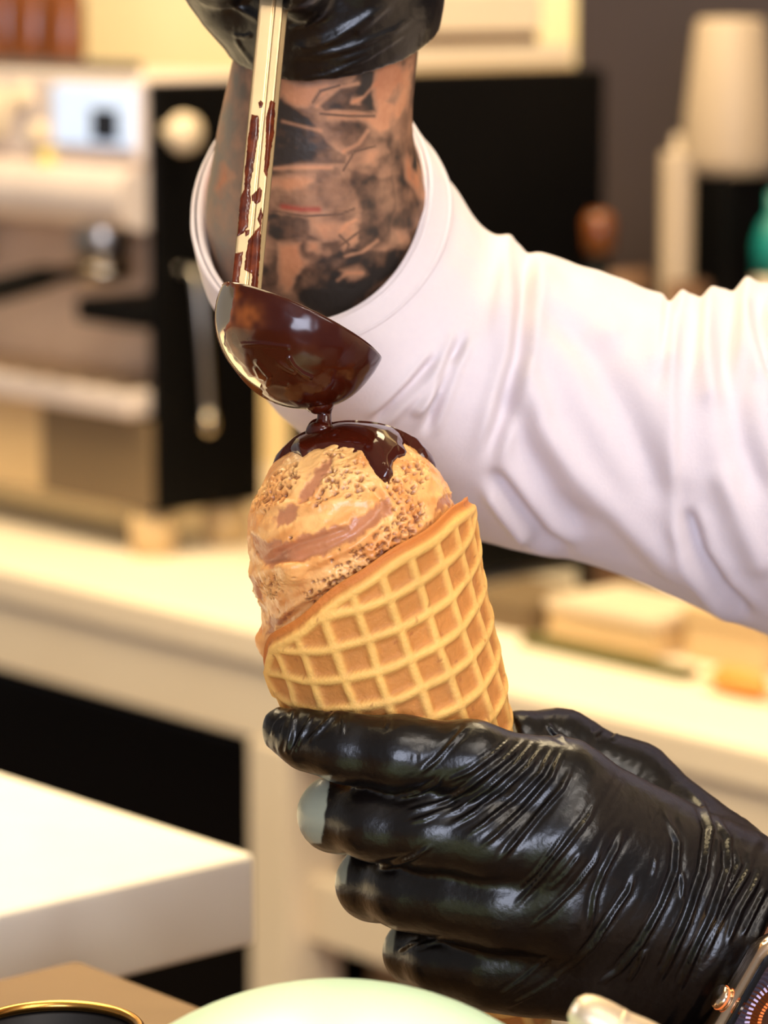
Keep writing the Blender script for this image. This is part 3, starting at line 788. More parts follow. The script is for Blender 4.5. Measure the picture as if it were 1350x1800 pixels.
SL = [
    (C7([(940, 560), (957, 700), (962, 1000), (965, 1300), (1000, 1430), (1150, 1630), (1250, 1760)]), 3.4, 16, 'step'),
    (C7([(455, 440), (460, 620), (440, 800), (385, 1000), (325, 1190)]), 3.4, 15, 'valley'),
    (C7([(440, 760), (480, 900), (520, 1030), (640, 1190), (800, 1350), (960, 1500), (1040, 1610)]), 2.8, 24, 'ridge'),
    (C7([(330, 1170), (430, 1290), (520, 1400), (640, 1480)]), 2.6, 15, 'valley'),
    (C7([(330, 1230), (400, 1320), (480, 1420)]), 2.0, 12, 'ridge'),
    (C7([(560, 620), (680, 800), (790, 1000), (900, 1230), (990, 1330)]), 2.2, 30, 'valley'),
    (C7([(985, 1300), (1040, 1460), (1110, 1570), (1220, 1700)]), 3.2, 14, 'valley'),
    (C7([(1110, 640), (1130, 800), (1180, 1100), (1260, 1330)]), 2.4, 26, 'valley'),
    (C7([(1230, 600), (1260, 760), (1300, 900)]), 3.4, 14, 'valley'),
    (C7([(480, 470), (560, 600), (690, 720), (820, 760)]), 1.8, 26, 'ridge'),
    (C7([(1060, 590), (1075, 800), (1090, 1000)]), 2.4, 18, 'ridge'),
    (C7([(260, 720), (200, 860), (150, 1000), (120, 1080)]), 2.6, 10, 'valley'),
    (C7([(180, 790), (90, 900), (0, 990), (-60, 1040)]), 2.2, 9, 'valley'),
    (C7([(230, 800), (160, 930), (80, 1010)]), 2.0, 9, 'ridge'),
    (C7([(600, 560), (760, 620), (900, 720), (930, 900)]), 2.0, 34, 'ridge'),
    (C7([(400, 900), (450, 1100), (560, 1280), (700, 1420)]), 1.8, 24, 'valley'),
    (C7([(1100, 1150), (1180, 1350), (1280, 1560)]), 2.2, 24, 'ridge'),
]
h = 1.35 * folds(SV, n, SL) + fbm(SV / 34.0, 3, 4) * 1.3
qs = pix(SV)
for x0, a_, w_ in ((885, 2.2, 14), (925, -1.6, 12), (1182, -2.6, 9), (1205, 1.8, 9), (1235, -1.6, 9), (1258, 1.4, 10), (1290, -1.6, 10), (1318, 2.6, 12)):   # gathers along the upper edge
    h += a_ * np.exp(-((qs[:, 0] - x0 + 0.12 * (qs[:, 1] - 480)) / w_) ** 2) * sm(n[:, 2], 0.2, 0.8) * (SV[:, 0] < 130)
h *= np.repeat(sm(np.arange(NR), 0, 14), NS)
SV2 = SV + n * h[:, None]
# close the sleeve with an inner lining turned in at the opening
inner = []
for i, g in enumerate((-0.8, -1.6, -2.0)): inner.append(ring_pts(R_[i * 3:i * 3 + 1], g))
inner.append(ring_pts(R_[30:31], -3.0)); 
IV = np.concatenate([SV2.reshape(NR, NS, 3)[0]] + inner); IF = grid_faces(5, NS, wrap_v=True)
if (np.cross(IV[IF[0, 1]] - IV[IF[0, 0]], IV[IF[0, 2]] - IV[IF[0, 0]])).dot(IV[IF[0, 0]] - K(548, 345, 92)) > 0: IF = IF[:, ::-1]
nv = len(SV2)
AV = np.concatenate([SV2, IV[NS:]]); IF = np.where(IF < NS, IF, IF - NS + nv)
# torso of the jacket and the other sleeve, out of the frame
P, lo = lattice((90, -250, -480), (520, 270, 175), 5.0)
D = smin(chain(P, [(a, b, c, r + 8) for a, b, c, r in kpts(TORSO)], 40), chain(P, [(a, b, c, r + 8) for a, b, c, r in kpts(TORSO2)], 40), 60)
D = smin(D, chain(P, [(a, b, c, r + 9) for a, b, c, r in kpts(UARM2)], 10), 22)
D = smin(D, chain(P, [(a, b, c, r + 8) for a, b, c, r in kpts([(1980, 2040, 14, 40), (2350, 2250, 20, 44)])], 10), 16)
D = smin(D, chain(P, [(a, b, c, r + 12) for a, b, c, r in kpts(UARM[3:])], 10), 22)
JV, JF = nets(D, lo, 5.0)
jacket = obj('jacket', to_world(JV), JF, M['jacket'], person)
sleeve = obj('sleeve', to_world(AV), np.concatenate([SF, IF]), M['jacket'], jacket)
# turned-back cuff band
ri = np.linspace(0, 46, 40); CR = np.stack([np.interp(ri, np.arange(NR), R_[:, k]) for k in range(8)], 1)
prof = np.concatenate([np.linspace(0.4, 1.5, 4), np.full(32, 1.6), np.linspace(1.6, -0.4, 4)])
CV = np.concatenate([ring_pts(CR[i:i + 1], prof[i]) for i in range(40)])
CF = grid_faces(40, NS, wrap_v=True); cn = vnormals(CV, CF)
if cn[20 * NS + NS // 4][1] > 0: CF = CF[:, ::-1].copy(); cn = -cn
qc = pix(CV); ph = np.repeat(np.arange(40), NS) / 39.0
hc = 0.5 * np.exp(-((ph - 0.93) / 0.03) ** 2) - 0.35 * np.exp(-((ph - 0.84) / 0.02) ** 2) + 0.4 * np.exp(-((ph - 0.05) / 0.04) ** 2) + fbm(CV / 22.0, 2, 6) * 0.5
cuff = obj('cuff', to_world(CV + cn * hc[:, None]), CF, M['jacket'], jacket)

# ---- glove on the hand that holds the cone
IDX = [(505, 1284, -27, 7.6), (545, 1296, -32, 9.2), (610, 1312, -38, 10.2), (700, 1323, -42, 10.5), (830, 1337, -42, 11.0), (985, 1392, -32, 14.8)]
MID = [(690, 1440, 14, 8.6), (640, 1437, 6, 9.0), (592, 1431, -20, 10.8), (660, 1446, -33, 10.8), (760, 1454, -37, 12.2), (860, 1464, -38, 14.2), (990, 1478, -35, 16)]
RIN = [(735, 1552, 24, 8.4), (695, 1552, 14, 9.0), (657, 1553, -10, 10.6), (720, 1564, -24, 11.6), (800, 1572, -28, 13.2), (880, 1580, -30, 15), (995, 1585, -30, 16.5)]
PIN = [(800, 1660, 30, 7.6), (765, 1668, 20, 8.2), (733, 1674, -2, 9.4), (780, 1686, -13, 10.6), (860, 1696, -18, 13.0), (930, 1696, -18, 14.6), (1012, 1694, -18, 15.5)]
THB = [(915, 1302, 14, 9.6), (985, 1316, 22, 11.4), (1110, 1384, 24, 13.4), (1230, 1520, 12, 20)]
PALM = [((985, 1392, -32, 14.8), (1275, 1588, -6, 22.5)), ((990, 1478, -36, 15.5), (1275, 1615, -9, 24)), ((995, 1585, -30, 16.5), (1265, 1680, -7, 24)), ((1012, 1694, -18, 15.5), (1250, 1735, 0, 23))]
h0 = 1.15
P, lo = lattice((-42, -72, -184), (132, 50, -56), h0)
DP = None
for a, b in PALM:
    d = chain(P, kpts([a, b])); DP = d if DP is None else smin(DP, d, 11)
DP = smin(DP, rc(P, K(1120, 1560, 4), K(1240, 1600, 4), 17, 24), 10)
DP = smin(DP, chain(P, kpts([(1255, 1655, -7, 27), (1340, 1700, -5, 29), (1440, 1752, -2, 30)])), 10)
DP = smin(DP, chain(P, kpts(THB), 6), 8)
DFg = None
for c in (IDX, MID, RIN, PIN):
    d = chain(P, kpts(c), 5); DFg = d if DFg is None else smin(DFg, d, 3.0)
D = smin(DP, DFg, 7)
# keep the cone's room free
hem_o = K(1306, 1682, -20); hem_n = K(1306 + 140, 1682 + 80, -20) - hem_o; hem_n /= np.linalg.norm(hem_n)
rel = P - APX.astype(np.float32); al_ = rel @ AX.astype(np.float32)
crr = np.sqrt(np.maximum(np.einsum('...i,...i->...', rel, rel) - al_ * al_, 0))
D = smax(D, -((crr - np.maximum(al_, 0) * math.tan(BETA) - 2.6) * math.cos(BETA)).astype(np.float32), 1.0)
D = smax(D, ((P - hem_o) @ hem_n).astype(np.float32), 2.0)
GV, GF = nets(D, lo, h0)
GV, GF = subsurf(GV, GF, 1)
n = vnormals(GV, GF)
if n[np.argmin(GV[:, 1])][1] > 0: GF = GF[:, ::-1].copy(); n = -n
q = pix(GV)
C5 = lambda pts: crop_px(pts, 2.7, 850, 1200)
C4 = lambda pts: crop_px(pts, 2.935, 440, 1200)
# tension creases of the stretched film
CR_ = []
def cr(pts, amp=0.8, w=4.2, kind='ridge'): CR_.append((pts, amp, w, kind))
for pts, a, w in (
    (C5([(210, 262), (120, 350), (-10, 450), (-120, 530), (-260, 600)]), 1.0, 4.6), (C5([(255, 265), (170, 370), (20, 500), (-120, 600), (-260, 660)]), 1.0, 4.4),
    (C5([(300, 280), (215, 400), (90, 510), (-50, 620), (-200, 700)]), 1.1, 4.6), (C5([(345, 290), (270, 430), (140, 560), (0, 670), (-110, 740)]), 1.1, 4.6),
    (C5([(390, 300), (320, 450), (190, 600), (60, 720), (-40, 800)]), 1.2, 4.8), (C5([(430, 385), (370, 500), (240, 650), (120, 790), (60, 870)]), 1.2, 5.0),
    (C5([(150, 250), (60, 330), (-60, 420), (-200, 480)]), 0.8, 4.0),
    (C5([(545, 535), (500, 640), (400, 770), (270, 930), (130, 1080)]), 1.1, 4.8), (C5([(575, 740), (530, 850), (440, 970), (330, 1080), (200, 1180)]), 0.8, 4.0),
    (C5([(670, 680), (630, 790), (570, 900), (530, 1010), (500, 1200)]), 1.1, 4.8), (C5([(725, 880), (690, 990), (600, 1120), (520, 1250), (430, 1340)]), 1.0, 4.6),
    (C5([(400, 700), (330, 800), (250, 900), (160, 980)]), 0.6, 3.6), (C5([(470, 800), (400, 900), (310, 990)]), 0.6, 3.6),
    (C5([(840, 580), (890, 680), (925, 760), (915, 900), (850, 1060), (750, 1240), (640, 1370), (500, 1460)]), 1.3, 5.2),
    (C5([(940, 880), (950, 960), (940, 1040)]), 0.6, 3.6), (C5([(820, 830), (815, 880), (800, 930)]), 0.4, 3.4),
    (C5([(940, 470), (1040, 580), (1080, 690), (1050, 900), (970, 1130), (880, 1330), (800, 1480)]), 1.5, 5.6),
    (C5([(1090, 600), (1165, 740), (1170, 880), (1090, 1110), (990, 1320), (900, 1520)]), 1.5, 5.6),
    (C5([(1180, 720), (1215, 860), (1150, 1010), (1080, 1180), (1000, 1390)]), 1.0, 4.6), (C5([(1280, 800), (1255, 900), (1180, 1020), (1110, 1160), (1030, 1350)]), 1.2, 4.8),
    (C5([(1330, 860), (1290, 960), (1220, 1080), (1150, 1260)]), 1.0, 4.6), (C5([(1350, 960), (1290, 1080), (1220, 1220)]), 0.9, 4.4),
    (C5([(770, 1260), (730, 1350), (680, 1430)]), 0.7, 4.0), (C5([(630, 1080), (540, 1220), (440, 1330), (300, 1430)]), 0.7, 4.2),
    (C5([(330, 1290), (200, 1400), (60, 1500)]), 0.6, 4.0), (C5([(400, 1380), (250, 1470), (90, 1550)]), 0.6, 4.0),
    (C4([(240, 130), (215, 230), (195, 330), (180, 380)]), 0.9, 4.2), (C4([(170, 170), (130, 220), (105, 280)]), 0.7, 3.6), (C4([(330, 150), (280, 240), (230, 330), (215, 390)]), 0.7, 4.0),
    (C4([(460, 135), (400, 200), (320, 280), (290, 320)]), 0.8, 4.4), (C4([(470, 150), (480, 210), (470, 280)]), 0.5, 3.2), (C4([(700, 165), (705, 205), (698, 240)]), 0.4, 3.0),
    (C4([(860, 360), (858, 385), (855, 415)]), 0.3, 2.6), (C4([(1130, 212), (1060, 290), (960, 400), (860, 480)]), 0.8, 4.2),
    (C4([(1010, 460), (960, 520), (860, 570), (740, 600)]), 0.8, 4.2), (C4([(1180, 560), (1040, 640), (900, 700), (780, 730)]), 0.8, 4.6),
    (C4([(1050, 600), (900, 640), (800, 670)]), 0.6, 4.0), (C4([(950, 830), (850, 900), (740, 940), (640, 960)]), 0.8, 4.4),
    (C4([(880, 1330), (820, 1350), (760, 1390)]), 0.8, 3.6), (C4([(1000, 1320), (900, 1350), (840, 1370)]), 0.5, 3.4),
    (C5([(300, 190), (340, 240), (400, 275)]), 0.8, 4.0), (C5([(560, 215), (550, 235), (520, 250)]), 0.9, 4.0), (C5([(640, 240), (620, 260), (600, 270)]), 0.6, 3.4),
): cr(pts, a * 0.85, w)
h = np.zeros(len(GV)); f = sm(-n[:, 1], -0.35, 0.05)
for pts, amp, w, kind in CR_:
    d, t, s = line_dist(q, pts); env = sm(t, 0, 0.25) * sm(1 - t, 0, 0.25)
    x = d * s / w
    h += amp * env * (np.exp(-(x / 0.8) ** 2) - 0.55 * np.exp(-((x - 1.7) / 1.0) ** 2) - 0.35 * np.exp(-((x + 1.7) / 1.0) ** 2)) * f
dd = (q[:, 0] * 0.868 + q[:, 1] * 0.497); ee = q[:, 0] * 0.497 - q[:, 1] * 0.868       # along / across the wrist
hand_zone = sm(q[:, 0], 820, 1000)
h += hand_zone * 0.10 * vnoise(np.stack([dd / 9.0, ee / 75.0, GV[:, 1] / 30], 1), 7) + hand_zone * sm(dd, 1850, 1990) * 0.55 * vnoise(np.stack([dd / 15.0, ee / 90.0, GV[:, 1] / 40], 1), 11)
tipz = np.exp(-((q[:, 0] - 500) ** 2 + (q[:, 1] - 1290) ** 2) / 45.0 ** 2)
h += tipz * 0.55 * vnoise(GV / np.array([2.2, 3.0, 5.0]), 31)
h += 0.12 * fbm(GV / 9.0, 3, 2)
GV2 = GV + n * h[:, None]
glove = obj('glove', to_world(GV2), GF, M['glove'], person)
glove['label'] = 'black glove gripping the cone'
# pale patches over the bent knuckle ends of three fingers
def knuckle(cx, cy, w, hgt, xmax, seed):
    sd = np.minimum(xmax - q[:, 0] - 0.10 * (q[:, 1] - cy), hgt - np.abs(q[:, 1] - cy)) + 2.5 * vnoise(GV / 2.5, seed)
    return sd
weights = np.zeros(len(GV))
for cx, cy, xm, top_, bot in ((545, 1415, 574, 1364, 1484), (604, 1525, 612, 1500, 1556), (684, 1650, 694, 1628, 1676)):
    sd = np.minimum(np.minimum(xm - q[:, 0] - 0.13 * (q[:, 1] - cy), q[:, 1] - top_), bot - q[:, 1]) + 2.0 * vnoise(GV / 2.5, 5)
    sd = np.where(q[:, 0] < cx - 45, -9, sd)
    weights = np.maximum(weights, sm(sd, -1.5, 2.5) * (GV[:, 1] < 2))
a = glove.data.color_attributes.new('weights', 'FLOAT_COLOR', 'POINT')
a.data.foreach_set('color', np.repeat(np.concatenate([np.repeat(weights[:, None], 3, 1), np.ones((len(GV), 1))], 1).astype(np.float32), 1, 0).ravel())
m = M['glove'].copy(); m.name = 'black_nitrile_pale_ends'; glove.data.materials[0] = m
nt = m.node_tree; at = nt.nodes.new('ShaderNodeAttribute'); at.attribute_name = 'weights'
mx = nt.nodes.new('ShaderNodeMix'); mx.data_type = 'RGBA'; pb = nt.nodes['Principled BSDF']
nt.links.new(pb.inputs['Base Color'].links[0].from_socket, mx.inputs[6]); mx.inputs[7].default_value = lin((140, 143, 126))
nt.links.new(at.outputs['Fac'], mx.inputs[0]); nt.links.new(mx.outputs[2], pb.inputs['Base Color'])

# ---- glove on the hand above that grips the ladle
P, lo = lattice((-72, -30, 105), (32, 112, 216), 1.3)
D = chain(P, kpts([(576, 140, 64, 29.5), (585, 70, 58, 30.5), (590, -20, 52, 33), (575, -160, 46, 34), (560, -300, 44, 30)]), 8)
D = smin(D, chain(P, kpts([(668, 10, 50, 15), (660, -120, 44, 20), (640, -260, 40, 20)]), 6), 10)
D = smin(D, chain(P, kpts([(455, 60, 52, 9), (425, 5, 48, 13), (400, -60, 46, 16), (390, -200, 44, 18)]), 6), 8)
fing = None
for i, y0 in enumerate((-42, -150, -255, -355)):
    r = (9.5, 10.5, 11, 10.5)[i]
    d = chain(P, kpts([(385 - i * 4, y0 + 10, 42, r + 1), (392, y0 - 20, 16, r), (455, y0 - 28, 5, r), (520, y0 + 6, 8, r - .5), (540, y0 + 34, 20, r - 1.5)]), 5)
    fing = d if fing is None else smin(fing, d, 1.5)
D = smin(D, fing, 3)
D = smin(D, chain(P, kpts([(640, -60, 26, 13), (560, -330, 14, 11), (520, -420, 6, 10)]), 5), 6)
rel = P - K(481, 0, 3.0).astype(np.float32); hdv = (K(507, -265, 20.0) - K(431, 528, -16.0)); hdv = (hdv / np.linalg.norm(hdv)).astype(np.float32)
hal = rel @ hdv; hr = np.sqrt(np.maximum(np.einsum('...i,...i->...', rel, rel) - hal * hal, 0)); D = smax(D, -(hr - 5.0).astype(np.float32), 0.8)
a, b, c = K(412, 92, 58), K(738, 40, 60), K(560, 146, 30)
pn = np.cross(b - a, c - a); pn /= np.linalg.norm(pn)
if pn[2] > 0: pn = -pn
D = smax(D, ((P - a) @ pn).astype(np.float32), 1.0)
UV, UF = nets(D, lo, 1.3); UV, UF = subsurf(UV, UF, 1)
n = vnormals(UV, UF)
if n[np.argmin(UV[:, 1])][1] > 0: UF = UF[:, ::-1].copy(); n = -n
C2 = lambda pts: crop_px(pts, 3.0, 330, 0)
h = 0.2 * fbm(UV / 9.0, 3, 12); q = pix(UV); f = sm(-n[:, 1], -0.3, 0.1)
for pts, amp, w in ((C2([(200, 0), (300, 60), (390, 110)]), 1.2, 6), (C2([(230, 180), (300, 195), (350, 180)]), 1.0, 4), (C2([(240, 190), (300, 280), (350, 350)]), 0.8, 4),
                    (C2([(500, 310), (700, 290), (900, 240), (1100, 160), (1200, 60)]), 1.0, 7), (C2([(520, 250), (650, 250), (780, 200), (900, 120), (1050, 20)]), 1.6, 9),
                    (C2([(780, 330), (950, 270), (1150, 170)]), 0.7, 5), (C2([(860, 190), (960, 120), (1080, 0)]), 0.8, 7), (C2([(530, 150), (620, 130), (690, 50)]), 0.9, 4),
                    (C2([(500, 420), (600, 425), (740, 395), (960, 300), (1180, 160)]), 0.7, 4)):
    d, t, s = line_dist(q, pts); h += 0.6 * amp * np.exp(-(d / w) ** 2) * f * sm(t, 0, .2) * sm(1 - t, 0, .2)
glove2 = obj('glove', to_world(UV + n * h[:, None]), UF, M['glove'], person)
glove2['label'] = 'black glove gripping the ladle handle'
# ------------------------------------------------------------------ waffle cone with ice cream
cone = empty('ice_cream_cone', to_world([APX])[0], 'chocolate ice cream in a waffle cone topped with melted chocolate', 'ice cream')
S_END = 2 * math.pi + 0.9; S0 = math.radians(166)
NSg, NRo = 400, 250
s_ = np.linspace(0, S_END, NSg); th = S0 - s_
ra = K(483, 1107, -15); rb = K(826, 880, -15)
pn = np.cross(rb - ra, np.array([0, 1.0, 0])); pn /= np.linalg.norm(pn)
CP = math.cos(BETA); SP = math.sin(BETA)
dirs = AX * CP + SP * (np.outer(np.cos(th), E1) + np.outer(np.sin(th), E2))
rmax = ((ra - APX) @ pn) / (dirs @ pn)
rmax = np.clip(rmax, 120, 225)
rmax += 0.6 * np.sin(th * 5) + 0.35 * np.sin(th * 11 + 1)
rmax -= 8.0 * sm(s_, 2 * math.pi - 1.0, 2 * math.pi - 0.35)
rmax -= 13.0 * np.clip(1 - s_ / 0.55, 0, 1) ** 1.8
rho0 = 14.0
tR = np.linspace(0, 1, NRo)
RHO = rho0 + tR[None, :] * (rmax[:, None] - rho0)
S = np.repeat(s_[:, None], NRo, 1)
PHI = S * SP
PITCHW = 10.6
# grid of the flat waffle sheet before rolling, square to the middle of the visible side
phi_c = (S0 - math.radians(76)) * SP
gu = RHO * np.cos(PHI - phi_c); gv = RHO * np.sin(PHI - phi_c)
def ridge(x, p, w):
    d = np.abs((x / p + 0.5) % 1.0 - 0.5) * p
    return np.exp(-(d / w) ** 3)
wob = vnoise(np.stack([gu / 9, gv / 9, gu * 0], -1).reshape(-1, 3), 3).reshape(gu.shape)
wob2 = vnoise(np.stack([gu / 2.2, gv / 2.2, gu * 0], -1).reshape(-1, 3), 5).reshape(gu.shape)
rgA = ridge(gv + 0.5 * wob + 1.5, PITCHW, 1.75); rgB = ridge(gu + 0.5 * wob - 3.0, PITCHW, 1.75)
Hh = np.maximum(rgA * 0.82, rgB)
edge = sm(rmax[:, None] - RHO, 1.2, 3.6)
Hh = np.maximum(Hh * edge, np.exp(-np.abs((rmax[:, None] - RHO - 4.4) / 1.7) ** 3))
fade = sm(RHO, 20, 50)
rad = RHO * SP - 2.4 + 3.0 * (1 - S / (2 * math.pi)) - 2.6 * sm(RHO, 135, 185) + (Hh * 1.75 + wob * 0.25 + wob2 * 0.08) * fade - 0.8 * (1 - edge) * 0.5
OUT = APX + RHO[..., None] * CP * AX + rad[..., None] * (np.cos(th)[:, None, None] * E1 + np.sin(th)[:, None, None] * E2)
rin = RHO * SP - 2.4 + 3.0 * (1 - S / (2 * math.pi)) - 1.6 - 2.6 * sm(RHO, 135, 185)
INN = APX + RHO[..., None] * CP * AX + rin[..., None] * (np.cos(th)[:, None, None] * E1 + np.sin(th)[:, None, None] * E2)
V = np.concatenate([OUT.reshape(-1, 3), INN.reshape(-1, 3)]); nO = NSg * NRo
F1 = grid_faces(NSg, NRo); F2 = F1[:, ::-1] + nO
def strip(a, b): return np.stack([a[:-1], a[1:], b[1:], b[:-1]], 1)
i_top = np.arange(NSg) * NRo + NRo - 1; i_bot = np.arange(NSg) * NRo; i_s0 = np.arange(NRo); i_s1 = (NSg - 1) * NRo + np.arange(NRo)
F = np.concatenate([F1, F2, strip(i_top, i_top + nO), strip(i_bot + nO, i_bot), strip(i_s0 + nO, i_s0), strip(i_s1, i_s1 + nO)])
n = vnormals(V, F)
mid = (NSg // 6) * NRo + NRo // 2
if n[mid].dot(V[mid] - (APX + AX * ((V[mid] - APX) @ AX))) < 0: F = F[:, ::-1].copy()
cR = np.array(lin((240, 186, 102))[:3]); cC = np.array(lin((200, 132, 66))[:3]); cT = np.array(lin((196, 112, 44))[:3])
pa = np.concatenate([OUT.reshape(-1, 3)])
toast = np.clip(0.5 + 0.5 * fbm(pa / 16, 3, 7) + 0.25 * vnoise(pa / 1.1, 9), 0, 1)
hh = Hh.reshape(-1)
colr = cC + (cR - cC) * sm(hh, 0.15, 0.9)[:, None]
colr = colr * (0.86 + 0.22 * toast[:, None])
et = (1 - edge).reshape(-1); colr = colr + (cT - colr) * (et * 0.75)[:, None]
w, rid = worley(pa / 2.6, 4)
dark = (sm(0.30 - w, 0, 0.1) * (rid > 0.93) * 0.6)
colr = colr + (np.array(lin((150, 84, 44))[:3]) - colr) * dark[:, None]
colr = np.concatenate([colr, np.repeat(cC[None] * 0.95, nO, 0)])
obj('waffle_cone', to_world(V), F, M['waffle'], cone, color=colr)

# ---- ice cream
SC = K(622, 941, -14); RS = 32.0
P, lo = lattice((-50, -56, -56), (36, 30, 34), 1.0)
D = ball(P, SC, RS)
D = smin(D, ball(P, K(633, 1045, -9), 26.0), 6)
D = smin(D, rc(P, K(640, 1090, -4), K(730, 1330, 2), 24, 12), 8)
D = smin(D, rc(P, K(520, 1060, -10), K(500, 1130, -6), 9, 7.5), 7)
D = smin(D, rc(P, K(462, 1010, -16), K(520, 1004, -40), 4.6, 3.6), 2)
D = smin(D, rc(P, K(476, 1058, -8), K(466, 1034, -14), 3.0, 4.2), 1.5)
D = smin(D, ball(P, K(476, 1140, -4), 5), 5)
# keep it inside the cone's wall
rel = P - APX.astype(np.float32); al = rel @ AX.astype(np.float32)
rr = np.sqrt(np.maximum(np.einsum('...i,...i->...', rel, rel) - al * al, 0))
inside_cone = ((rr - al * math.tan(BETA) + 4.4) * math.cos(BETA)).astype(np.float32)
above = ((P - ra.astype(np.float32)) @ pn.astype(np.float32)).astype(np.float32)
if (K(622, 800, -14) - ra) @ pn < 0: above = -above
D = np.maximum(D, np.minimum(inside_cone, -(above - 0.8)))
IV, IF = nets(D, lo, 1.0)
IV, IF = subsurf(IV, IF, 1)
IV2, IF = IV, IF
n = vnormals(IV, IF)
if n[np.argmax(IV[:, 2])][2] < 0: IF = IF[:, ::-1].copy(); n = -n
q = pix(IV)
C3 = lambda pts: crop_px(pts, 2.596, 400, 720)
front = sm(-n[:, 1], -0.3, 0.1)
qw = q + np.stack([vnoise(IV / 3.5, 2) * 7 + vnoise(IV / 1.2, 42) * 4, vnoise(IV / 3.0, 6) * 6 + vnoise(IV / 1.1, 46) * 4], 1)
SMOOTH = [C3([(105, 560), (180, 600), (330, 585), (420, 545), (560, 520), (650, 440), (740, 400), (745, 470), (680, 520), (620, 580), (480, 650), (330, 700), (180, 715), (120, 660)]),
          C3([(300, 430), (350, 330), (420, 230), (490, 195), (460, 260), (400, 370), (330, 420)]),
          C3([(225, 450), (290, 425), (325, 440), (310, 500), (240, 540), (215, 500)]),
          C3([(960, 430), (1010, 380), (1040, 410), (1000, 450), (950, 470)]),
          C3([(80, 740), (135, 770), (150, 850), (180, 940), (120, 880)]), C3([(170, 960), (230, 940), (300, 900), (220, 1010), (170, 1050)])]
smooth = np.zeros(len(IV))
for p in SMOOTH: smooth = np.maximum(smooth, sm(poly_sd(qw, p), -3, 4))
smooth *= front
PITZ = [(C3([(130, 440), (150, 390), (240, 310), (320, 270), (320, 310), (250, 370), (200, 430), (150, 450)]), 1.0),
        (C3([(380, 400), (430, 300), (540, 240), (600, 250), (560, 320), (470, 380), (400, 430)]), 0.9), (C3([(560, 340), (640, 310), (690, 350), (600, 400), (540, 400)]), 0.7),
        (C3([(700, 470), (720, 380), (770, 280), (830, 240), (900, 270), (890, 330), (850, 400), (780, 460), (740, 520)]), 0.8),
        (C3([(380, 860), (430, 780), (560, 690), (660, 620), (720, 560), (800, 470), (880, 440), (900, 500), (800, 610), (700, 700), (560, 780), (440, 830)]), 1.0),
        (C3([(160, 800), (200, 770), (235, 800), (200, 840)]), 1.0), (C3([(1000, 360), (1040, 340), (1050, 390), (1000, 400)]), 0.6), (C3([(440, 180), (530, 180), (530, 215), (470, 215)]), 0.7)]
pz = np.zeros(len(IV))
for p, k in PITZ: pz = np.maximum(pz, k * sm(poly_sd(qw, p), -20, 6))
pz = np.where(front > 0.5, pz, sm(fbm(IV / 8.0, 2, 15), 0.2, 0.6) * 0.8)
rot = np.array([[0.87, 0, 0.5], [0, 1, 0], [-0.5, 0, 0.87]])
A = IV @ rot.T
w1, r1 = worley(A / np.array([2.6, 2.2, 1.5]), 3); w2, r2 = worley(A / np.array([1.5, 1.4, 1.0]), 13)
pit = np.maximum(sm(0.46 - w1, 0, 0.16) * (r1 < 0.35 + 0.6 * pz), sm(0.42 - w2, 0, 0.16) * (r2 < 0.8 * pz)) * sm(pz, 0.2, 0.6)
lone = sm(0.36 - w1, 0, 0.12) * (r1 > 0.965)
pit = np.maximum(pit, lone) * (1 - smooth * 0.8)
chunk = sm(vnoise(IV / 2.4, 77), 0.1, 0.5) * (np.maximum(sm(poly_sd(qw, C3([(820, 470), (890, 440), (900, 490), (820, 560), (760, 640), (700, 690), (640, 700), (720, 620), (790, 540)])), -6, 6),
        sm(poly_sd(qw, C3([(790, 370), (850, 380), (860, 410), (810, 420)])), -3, 3)) * 0.9 + sm(poly_sd(qw, C3([(830, 250), (890, 270), (880, 310), (840, 290)])), -3, 3) * 0.8)
ruff = (1 - smooth) * (0.35 + 0.65 * pz)
h = ruff * (0.75 * fbm(A / np.array([4.5, 3.5, 2.4]), 4, 5) + 0.5 * np.abs(vnoise(A / np.array([3.0, 1.6, 1.0]), 18))) + 0.35 * fbm(IV / 7.0, 3, 19) - pit * 1.25 - smooth * 0.35 - chunk * 0.4
# layered lips left by the scoop
for pts, amp, wd in ((C3([(120, 735), (230, 705), (330, 705), (470, 655), (600, 590), (700, 500), (740, 400)]), 1.3, 9), (C3([(180, 665), (320, 605), (470, 560), (560, 530)]), -1.0, 6),
                     (C3([(130, 450), (220, 420), (330, 430), (560, 400), (700, 400)]), 0.8, 10), (C3([(660, 330), (720, 420), (745, 520)]), -0.9, 7), (C3([(215, 1010), (330, 900), (480, 810), (640, 730), (800, 600)]), -0.9, 7)):
    d, t, s = line_dist(q, pts); x = d * s / wd
    h += amp * (np.exp(-(x - 0.5) ** 2) - 0.8 * np.exp(-(x + 1.0) ** 2)) * front * sm(t, 0, .12) * sm(1 - t, 0, .12)
ins = (IV - ra) @ pn
if (K(622, 800, -14) - ra) @ pn < 0: ins = -ins
h *= sm(ins, -2, 1.5)
IV2 = IV + n * h[:, None]
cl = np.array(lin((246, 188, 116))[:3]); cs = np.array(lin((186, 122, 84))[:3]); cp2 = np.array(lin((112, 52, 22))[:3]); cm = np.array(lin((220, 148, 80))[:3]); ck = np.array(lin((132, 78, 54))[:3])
mixn = np.clip(0.45 + 0.8 * fbm(A / np.array([9, 7, 4.0]), 3, 23), 0, 1)
colr = cl + (cm - cl) * mixn[:, None]
colr = colr + (cs - colr) * (smooth * 0.95)[:, None]
colr = colr + (ck - colr) * np.clip(chunk, 0, .9)[:, None]
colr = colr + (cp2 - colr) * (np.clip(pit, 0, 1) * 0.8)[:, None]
obj('ice_cream', to_world(IV2), IF, M['icecream'], cone, color=colr)

